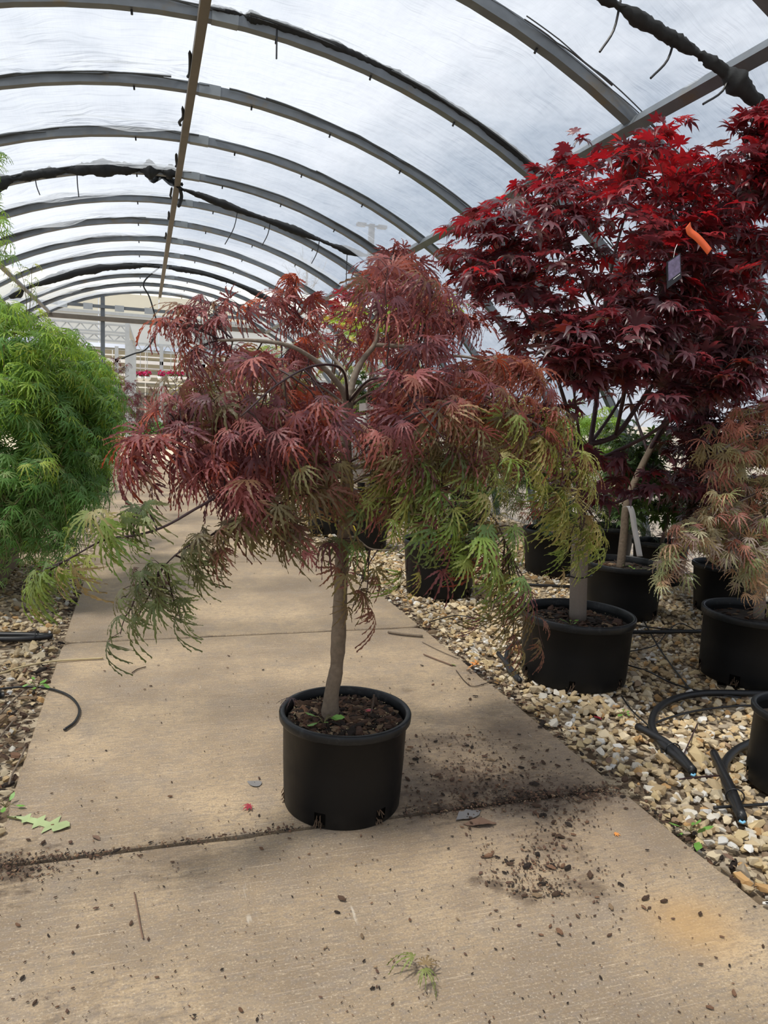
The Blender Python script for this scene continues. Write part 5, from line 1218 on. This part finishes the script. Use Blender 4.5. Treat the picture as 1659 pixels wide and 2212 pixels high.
# ------------------------------------------------------------------ outside: lamp post, bare tree, baskets, yard plants
YLm = 50.0
lp = at(803, 600, YLm); lt = at(803, 488, YLm)
t = thing('lamp_post', 'brown twin-headed lamp post seen through the roof film', 'lamp post', (lt[0], YLm, 0))
MB().bar((lt[0], YLm, 0), (lt[0], YLm, lt[2]+.1), .34).build('pole', M['bark_dark'], t)
for sx in (-1, 1):
    MB().bar((lt[0], YLm, lt[2]), (lt[0]+sx*.45, YLm, lt[2]), .1).build('arm', M['bark_dark'], t)
    MB().box((lt[0]+sx*.72-.30, YLm-.22, lt[2]-.10), (lt[0]+sx*.72+.30, YLm+.22, lt[2]+.10)).build('lamp_head', M['bark_dark'], t)
YT = 47.0; tb0 = at(655, 720, YT)
t = thing('bare_tree', 'leafless tree outside, faint behind the roof film', 'tree', (tb0[0], YT, 0))
MB().tube(spline([(tb0[0], YT, 0), (tb0[0]+.05, YT, 3), at(660, 640, YT)], 6), np.linspace(.12, .05, 13), 7).build('trunk', M['bark'], t, True)
bm_ = MB(); rt = np.random.default_rng(8); root_ = at(660, 640, YT)
for px, py in ((615, 570), (630, 560), (648, 545), (660, 560), (676, 552), (690, 570), (705, 565), (640, 600), (690, 610)):
    e = at(px, py, YT+rt.normal(0, .4)); m_ = (root_+e)/2+rt.normal(0, .12, 3); S = spline([root_, m_, e], 6); bm_.tube(S, np.linspace(.035, .008, len(S)), 4)
    for q in range(4):
        p = S[4+2*q]; bm_.tube([p, p+rt.normal(0, .2, 3)+[0, 0, .25], p+rt.normal(0, .3, 3)+[0, 0, .5]], [.012, .009, .005], 3)
stuff(bm_.build('twigs', M['bark'], t))
def puff(m, c, rad, n, size, cols, r):
    for _ in range(n):
        d = r.normal(size=3); d /= np.linalg.norm(d); p = c+d*rad*r.random()**.4*np.array([1, 1, .7]); a = unit(r.normal(size=3)); b = unit(np.cross(a, r.normal(size=3)))
        s_ = size*r.uniform(.6, 1.3); m.add([p-a*s_, p+b*s_*.5, p+a*s_, p-b*s_*.5], [(0, 1, 2, 3)], cols[r.integers(len(cols))])
rbk = np.random.default_rng(12)
for i, px in enumerate((288, 303, 318, 348, 369, 388)):
    c = at(px, 806, 32.4); t = thing('hanging_basket', ('first', 'second', 'third', 'fourth', 'fifth', 'last')[i]+' pink flower basket along the far greenhouse rail, counted from the green mound', 'flower basket', c, 'pink flower baskets in the far greenhouse')
    MB().lathe([(.06, -.32), (.13, -.25), (.16, -.14), (.15, -.14), (.0, -.17)], 14, None, tuple(c)).build('basket', M['white_metal'], t, True)
    m = MB(); puff(m, c+[0, 0, -.02], .19, 90, .05, [(.55, .02, .12), (.65, .04, .2), (.5, .01, .05)], rbk); stuff(m.build('flowers', M['chip_a'], t, colattr=True))
    m = MB(); puff(m, c+[0, 0, -.12], .17, 40, .05, [(.10, .2, .05), (.07, .14, .04)], rbk); stuff(m.build('foliage', M['chip_a'], t, colattr=True))
    MB().tube([c+[0, 0, .0], c+[0, 0, 1.0]], .012, 4).build('hanger', M['steel_pale'], t)
for i, (px, Y, lab, cols) in enumerate(((288, 24, 'dark pot of mixed greens at the start of the far yard row', [(.10, .18, .05), (.2, .3, .08)]), (303, 24, 'pot of small red-tipped greens in the far yard row', [(.12, .2, .06), (.3, .05, .05)]), (318, 24.5, 'pot of grey-green bushes in the middle of the far yard row', [(.2, .28, .16), (.14, .22, .1)]),
        (334, 24.5, 'pot of fresh green bushes in the far yard row', [(.12, .3, .06), (.18, .36, .1)]), (349, 25, 'last pot of the far yard row beside the maroon branches', [(.09, .16, .05), (.16, .26, .07)]))):
    c = at(px, 872, Y); c[2] = 0; t = thing('potted_shrub', lab, 'potted plant', c)
    MB().lathe([(.16, 0), (.20, .34), (.17, .34), (.0, .30)], 16, None, (c[0], c[1], -.03)).build('pot', M['pot'], t, True)
    m = MB(); puff(m, c+[0, 0, .58], .30, 260, .06, cols, rbk); stuff(m.build('foliage', M['chip_a'], t, colattr=True))

# ------------------------------------------------------------------ fallen leaves, weeds
def leaf_thing(name, pix, shape, mat, label, size, rot, lift=.006, tilt=(0, 0), curl=0.0, cat='leaf'):
    g0 = ground(*pix); o = MB()
    V, T = shape; V = V.copy(); V[:, 2] = V[:, 2]+curl*(V[:, 0]**2)
    R = rotz(rot, tilt); W = V@(R*size).T; W[:, 2] -= W[:, 2].min(); W = W+g0+[0, 0, gz(g0)+lift*.4]
    return tag(mesh_np(name, W, T, M[mat]), label, cat)
def blade(outline, nose=.0):
    """flat blade from left/right half-widths along a midrib of unit length"""
    V = []; T = []
    for t_, wl, wr in outline: V += [(-wl, t_, .03*math.sin(6*t_)), (0, t_, -.02), (wr, t_, .03*math.cos(5*t_))]
    for i in range(len(outline)-1):
        a = 3*i; b = a+3; T += [(a, a+1, b+1), (a, b+1, b), (a+1, a+2, b+2), (a+1, b+2, b+1)]
    return np.array(V), np.array(T)
DAND = blade([(0, .015, .015), (.12, .02, .02), (.25, .03, .03), (.30, .13, .10), (.34, .04, .04), (.45, .05, .04), (.50, .18, .16), (.55, .06, .05), (.64, .06, .06), (.70, .25, .24), (.76, .09, .08), (.84, .16, .17), (.92, .12, .10), (1, .0, .0)])
CURL = blade([(0, .01, .01), (.15, .10, .08), (.3, .2, .16), (.45, .17, .22), (.6, .22, .19), (.75, .15, .16), (.9, .07, .06), (1, 0, 0)])
HEART = blade([(0, .20, .12), (.12, .36, .34), (.35, .42, .40), (.6, .30, .33), (.8, .16, .2), (1, .02, .02)])
leaf_thing('fallen_leaf', (16, 1770), DAND, 'dandelion', 'pale green jagged weed leaf lying on the path corner', .235, -2.05, curl=.2)
leaf_thing('fallen_leaf', (1072, 1782), CURL, 'leaf_brown', 'curled brown dry leaf on the front slab', .12, 1.35, curl=2.4)
leaf_thing('fallen_leaf', (985, 1775), CURL, 'leafgrey', 'dull grey-brown dry leaf next to the curled brown one', .13, -1.2, curl=1.2)
leaf_thing('fallen_leaf', (1328, 1803), PALM[0], 'leaf_orange', 'tiny bright orange leaf on the front slab', .022, -2.3)
leaf_thing('fallen_leaf', (541, 1747), PALM[2], 'leaf_red', 'crimson leaf on the slab left of the centre pot', .035, 1.9)
leaf_thing('fallen_leaf', (216, 1817), CURL, 'leaf_brown', 'small rust coloured curled leaf near the slab joint', .045, .6, curl=2)
leaf_thing('fallen_leaf', (563, 1697), HEART, 'leafgrey', 'flat grey heart-shaped leaf left of the centre pot', .06, .9)
M['olive'] = simple('olive_leaf', (.17, .19, .05), .6, 0, .3, 40); M['olive2'] = simple('bronze_leaf', (.22, .15, .07), .6, 0, .3, 40)
leaf_thing('fallen_leaf', (893, 2100), LACE[3], 'olive', 'wilted olive laceleaf sprig on the front slab, largest of three', .075, 1.0, tilt=(.1, .1))
leaf_thing('fallen_leaf', (918, 2112), LACE[2], 'olive2', 'bronze-tipped wilted laceleaf tucked against the largest olive one', .07, -.5, tilt=(.1, 0))
leaf_thing('fallen_leaf', (913, 2132), LACE[4], 'olive', 'small wilted laceleaf just in front of the other two', .06, -2.9)
for (px, py, sz, rot, mat, lab, v) in ((1505, 1842, .07, -.8, 'weed', 'fresh green leaf at the slab edge by the lower gravel', CURL), (1559, 1848, .05, -2.9, 'leaf_brown', 'tan dry leaf standing in the gravel by the slab edge', CURL), (1300, 1558, .05, .3, 'leaf_red', 'dark red dry leaf on the gravel near the guarded pot', CURL), (1335, 1552, .05, -1, 'weed', 'yellow-green leaf on the gravel near the guarded pot', CURL), (1315, 1640, .06, 2.5, 'leaf_brown', 'orange-brown shred on the gravel by the slab corner', CURL), (1030, 1452, .06, 1.3, 'leaf_orange', 'crumpled orange leaf in the litter at the path edge', PALM[3]), (985, 1440, .05, .6, 'olive', 'curled olive leaf in the litter at the path edge', CURL)):
    leaf_thing('fallen_leaf', (px, py), v, mat, lab, sz, rot, lift=.01, curl=1.2)
# leaves lying in the centre pot
for (dx, dy, v, mat, lab, sz, rot) in ((.095, -.01, PALM[1], 'leaf_red', 'crimson leaf lying on the soil of the centre pot', .032, .4), (-.195, .03, LACE[1], 'twig_red', 'withered maroon leaf draped over the rim of the centre pot', .07, 2.2)):
    V, T = v; R = rotz(rot, (0, 0)); W = V@(R*sz).T; W[:, 2] -= W[:, 2].min(); W += [PC[0]+dx, PC[1]+dy, zs_c+.02+(.03 if dx < 0 else 0)]
    tag(mesh_np('fallen_leaf', W, T, M[mat]), lab, 'leaf')
def weed(base, n, L, label, seed, name='weed', mat='weed', up=.7, cat='weed'):
    r = np.random.default_rng(seed); t = thing(name, label, cat, base); st = MB()
    for i in range(n):
        a = i*2.4+r.uniform(-.4, .4); d = np.array([math.cos(a), math.sin(a), up+r.normal(0, .15)]); e = np.array(base)+d*L*.5*r.uniform(.6, 1.1)
        st.tube(spline([np.array(base), (np.array(base)+e)/2+[0, 0, .01], e], 3), .0016, 4)
        V, T = CURL; R = rotz(a-1.57, (r.normal(.2, .3), r.normal(0, .3))); W = V@(R*L*.6*r.uniform(.7, 1.2)).T+e
        mesh_np('leaf', W, T, M[mat], t)
    st.build('stem', M['twig_green'], t); return t
weed((PC[0]-.095, PC[1]-.055, zs_c+.012), 6, .07, 'small bright green seedling in the soil of the centre pot', 1)
weed(tuple(ground(76, 1492)), 7, .07, 'leafy green weed at the slab edge by the curled drip tube', 2, up=1.1)
weed(tuple(ground(12, 1745)), 5, .07, 'low weed at the corner of the gravel by the jagged leaf', 3)
weed(tuple(ground(1490, 1795)), 6, .07, 'low green weed between slab edge and gravel below the crimped hose', 4, up=.3)
weed(tuple(ground(1347, 1545)), 4, .045, 'tiny green sprout in the gravel beside the guarded pot', 5)
weed((PA[0]-.12, PA[1]-.12, zs_a+.01), 4, .06, 'green sprout on the soil beside the cardboard trunk guard', 6, up=1.2)
weed((PB[0]-.02, PB[1]-.16, zs_b+.01), 7, .10, 'small green seedling on the soil of the shaded pot below the ribbon', 7, up=.5)

# ------------------------------------------------------------------ bark chips and spilled soil on the path
rd = np.random.default_rng(19); chips = []; crumbs = []
def put(x, y, size, lst):
    if PL+.01 < x < PR-.01 and math.hypot(x-PC[0], y-PC[1]) > .235:
        lst.append((np.array([x, y, .004+.05*size]), rotz(rd.uniform(0, 6.3), rd.normal(0, .12, 2)), size, pick(rd, *CHIPCOL)*1.35, int(rd.integers(len(CHIPS)))))
for px, py, n, m, sx, sy in ((990, 1600, 9, 110, 50, 12), (895, 1625, 5, 50, 20, 14), (1060, 1650, 16, 300, 60, 30), (960, 1690, 16, 260, 90, 30), (1130, 1690, 12, 320, 90, 25), (1080, 1715, 8, 300, 120, 10), (1180, 1745, 12, 170, 60, 15), (1225, 1775, 8, 80, 40, 15), (1190, 1830, 14, 130, 40, 25), (1150, 1870, 10, 90, 30, 8), (1060, 1860, 3, 60, 12, 22), (1120, 1905, 4, 130, 40, 12), (1180, 1930, 2, 90, 30, 8), (1240, 1890, 8, 70, 60, 20), (1290, 1720, 5, 150, 40, 8), (1250, 1960, 8, 50, 90, 40), (1030, 1480, 12, 60, 50, 25), (1180, 1600, 8, 80, 60, 50), (40, 1880, 6, 260, 50, 14), (130, 1850, 4, 160, 80, 6), (1010, 1795, 5, 10, 20, 10)):
    for lst, k, sz in ((chips, n, .019), (crumbs, m, .0065)):
        for _ in range(k):
            g0 = ground(px+rd.normal(0, sx), py+rd.normal(0, sy)); put(g0[0], g0[1], sz*rd.lognormal(0, .35), lst)
while len(chips) < 285:
    px, py = rd.uniform(0, 1659), rd.uniform(1240, 2212); g0 = ground(px, py)
    put(g0[0], g0[1], .0115*rd.lognormal(0, .35), chips)
for _ in range(1500):
    g0 = ground(rd.uniform(0, 1659), rd.uniform(1300, 2212)); put(g0[0], g0[1], .0045*rd.lognormal(0, .4), crumbs)
for _ in range(1500):     # soil lying along the front joint
    x = PL+(PR-PL)*rd.random()**.8; 
    if rd.random() < (1.0 if x > .9 else .45): put(x, 2.39+rd.normal(0, .012 if x < .9 else .03), .007*rd.lognormal(0, .4), crumbs)
outs = scatter(CHIPS, [(p, R, s_, c, v) for p, R, s_, c, v in chips], 'wood_chip', M['chip_a'], M['chip_o'], None, len(chips), 'wood_chip', lambda p: 1, 'wood_chips')
for o in outs:
    x, y = o.location.x, o.location.y
    hue = 'black-brown' if o.color[0] < .05 else ('reddish brown' if o.color[0] < .14 else 'tan')
    where = ('front slab, right half before the joint' if x > .7 else 'front slab, left half before the joint') if y < 2.39 else (('slab beside the centre pot, within the dark soil spill' if x > .9 and y < 3.1 else 'slab beyond the joint, past the soil spill' if x > .7 else 'slab left of the centre pot') if y < 4.65 else 'farther slabs past the second joint')
    tag(o, f'{hue} wood chip on the {where}', 'wood chip', f'{hue} wood chips on the {where}')
crumb_o = scatter(CHIPS, crumbs, 'soil_crumbs', M['chip_a'], M['chip_o'], None, 0, 'crumb', lambda p: 1, 'soil_crumbs')
bpy.data.objects['soil_crumbs']['label'] = 'dark spilled potting soil crumbs on the path'; bpy.data.objects['soil_crumbs']['category'] = 'soil'
# litter along both slab edges
lit = []
for _ in range(1700):
    side = rd.random() < .55; y = rd.uniform(1.2, 6.5); d = abs(rd.normal(0, .05))
    x = PR+.01+d if side else PL-.01-d*1.6
    lit.append((np.array([x, y, -.012+rd.random()*.012]), rotz(rd.uniform(0, 6.3), rd.normal(0, .25, 2)), .012*rd.lognormal(0, .6), pick(rd, *CHIPCOL), int(rd.integers(len(CHIPS)))))
for _ in range(900):
    x = PL-.02-rd.random()*.9; y = rd.uniform(1.9, 4.3)
    lit.append((np.array([x, y, -.005+rd.random()*.012]), rotz(rd.uniform(0, 6.3), rd.normal(0, .25, 2)), .022*rd.lognormal(0, .5), pick(rd, *CHIPCOL), int(rd.integers(len(CHIPS)))))
scatter(CHIPS, lit, 'bark_litter', M['chip_a'], M['chip_o'], ground_root, 0, 'chip', lambda p: 1, 'bark_litter')
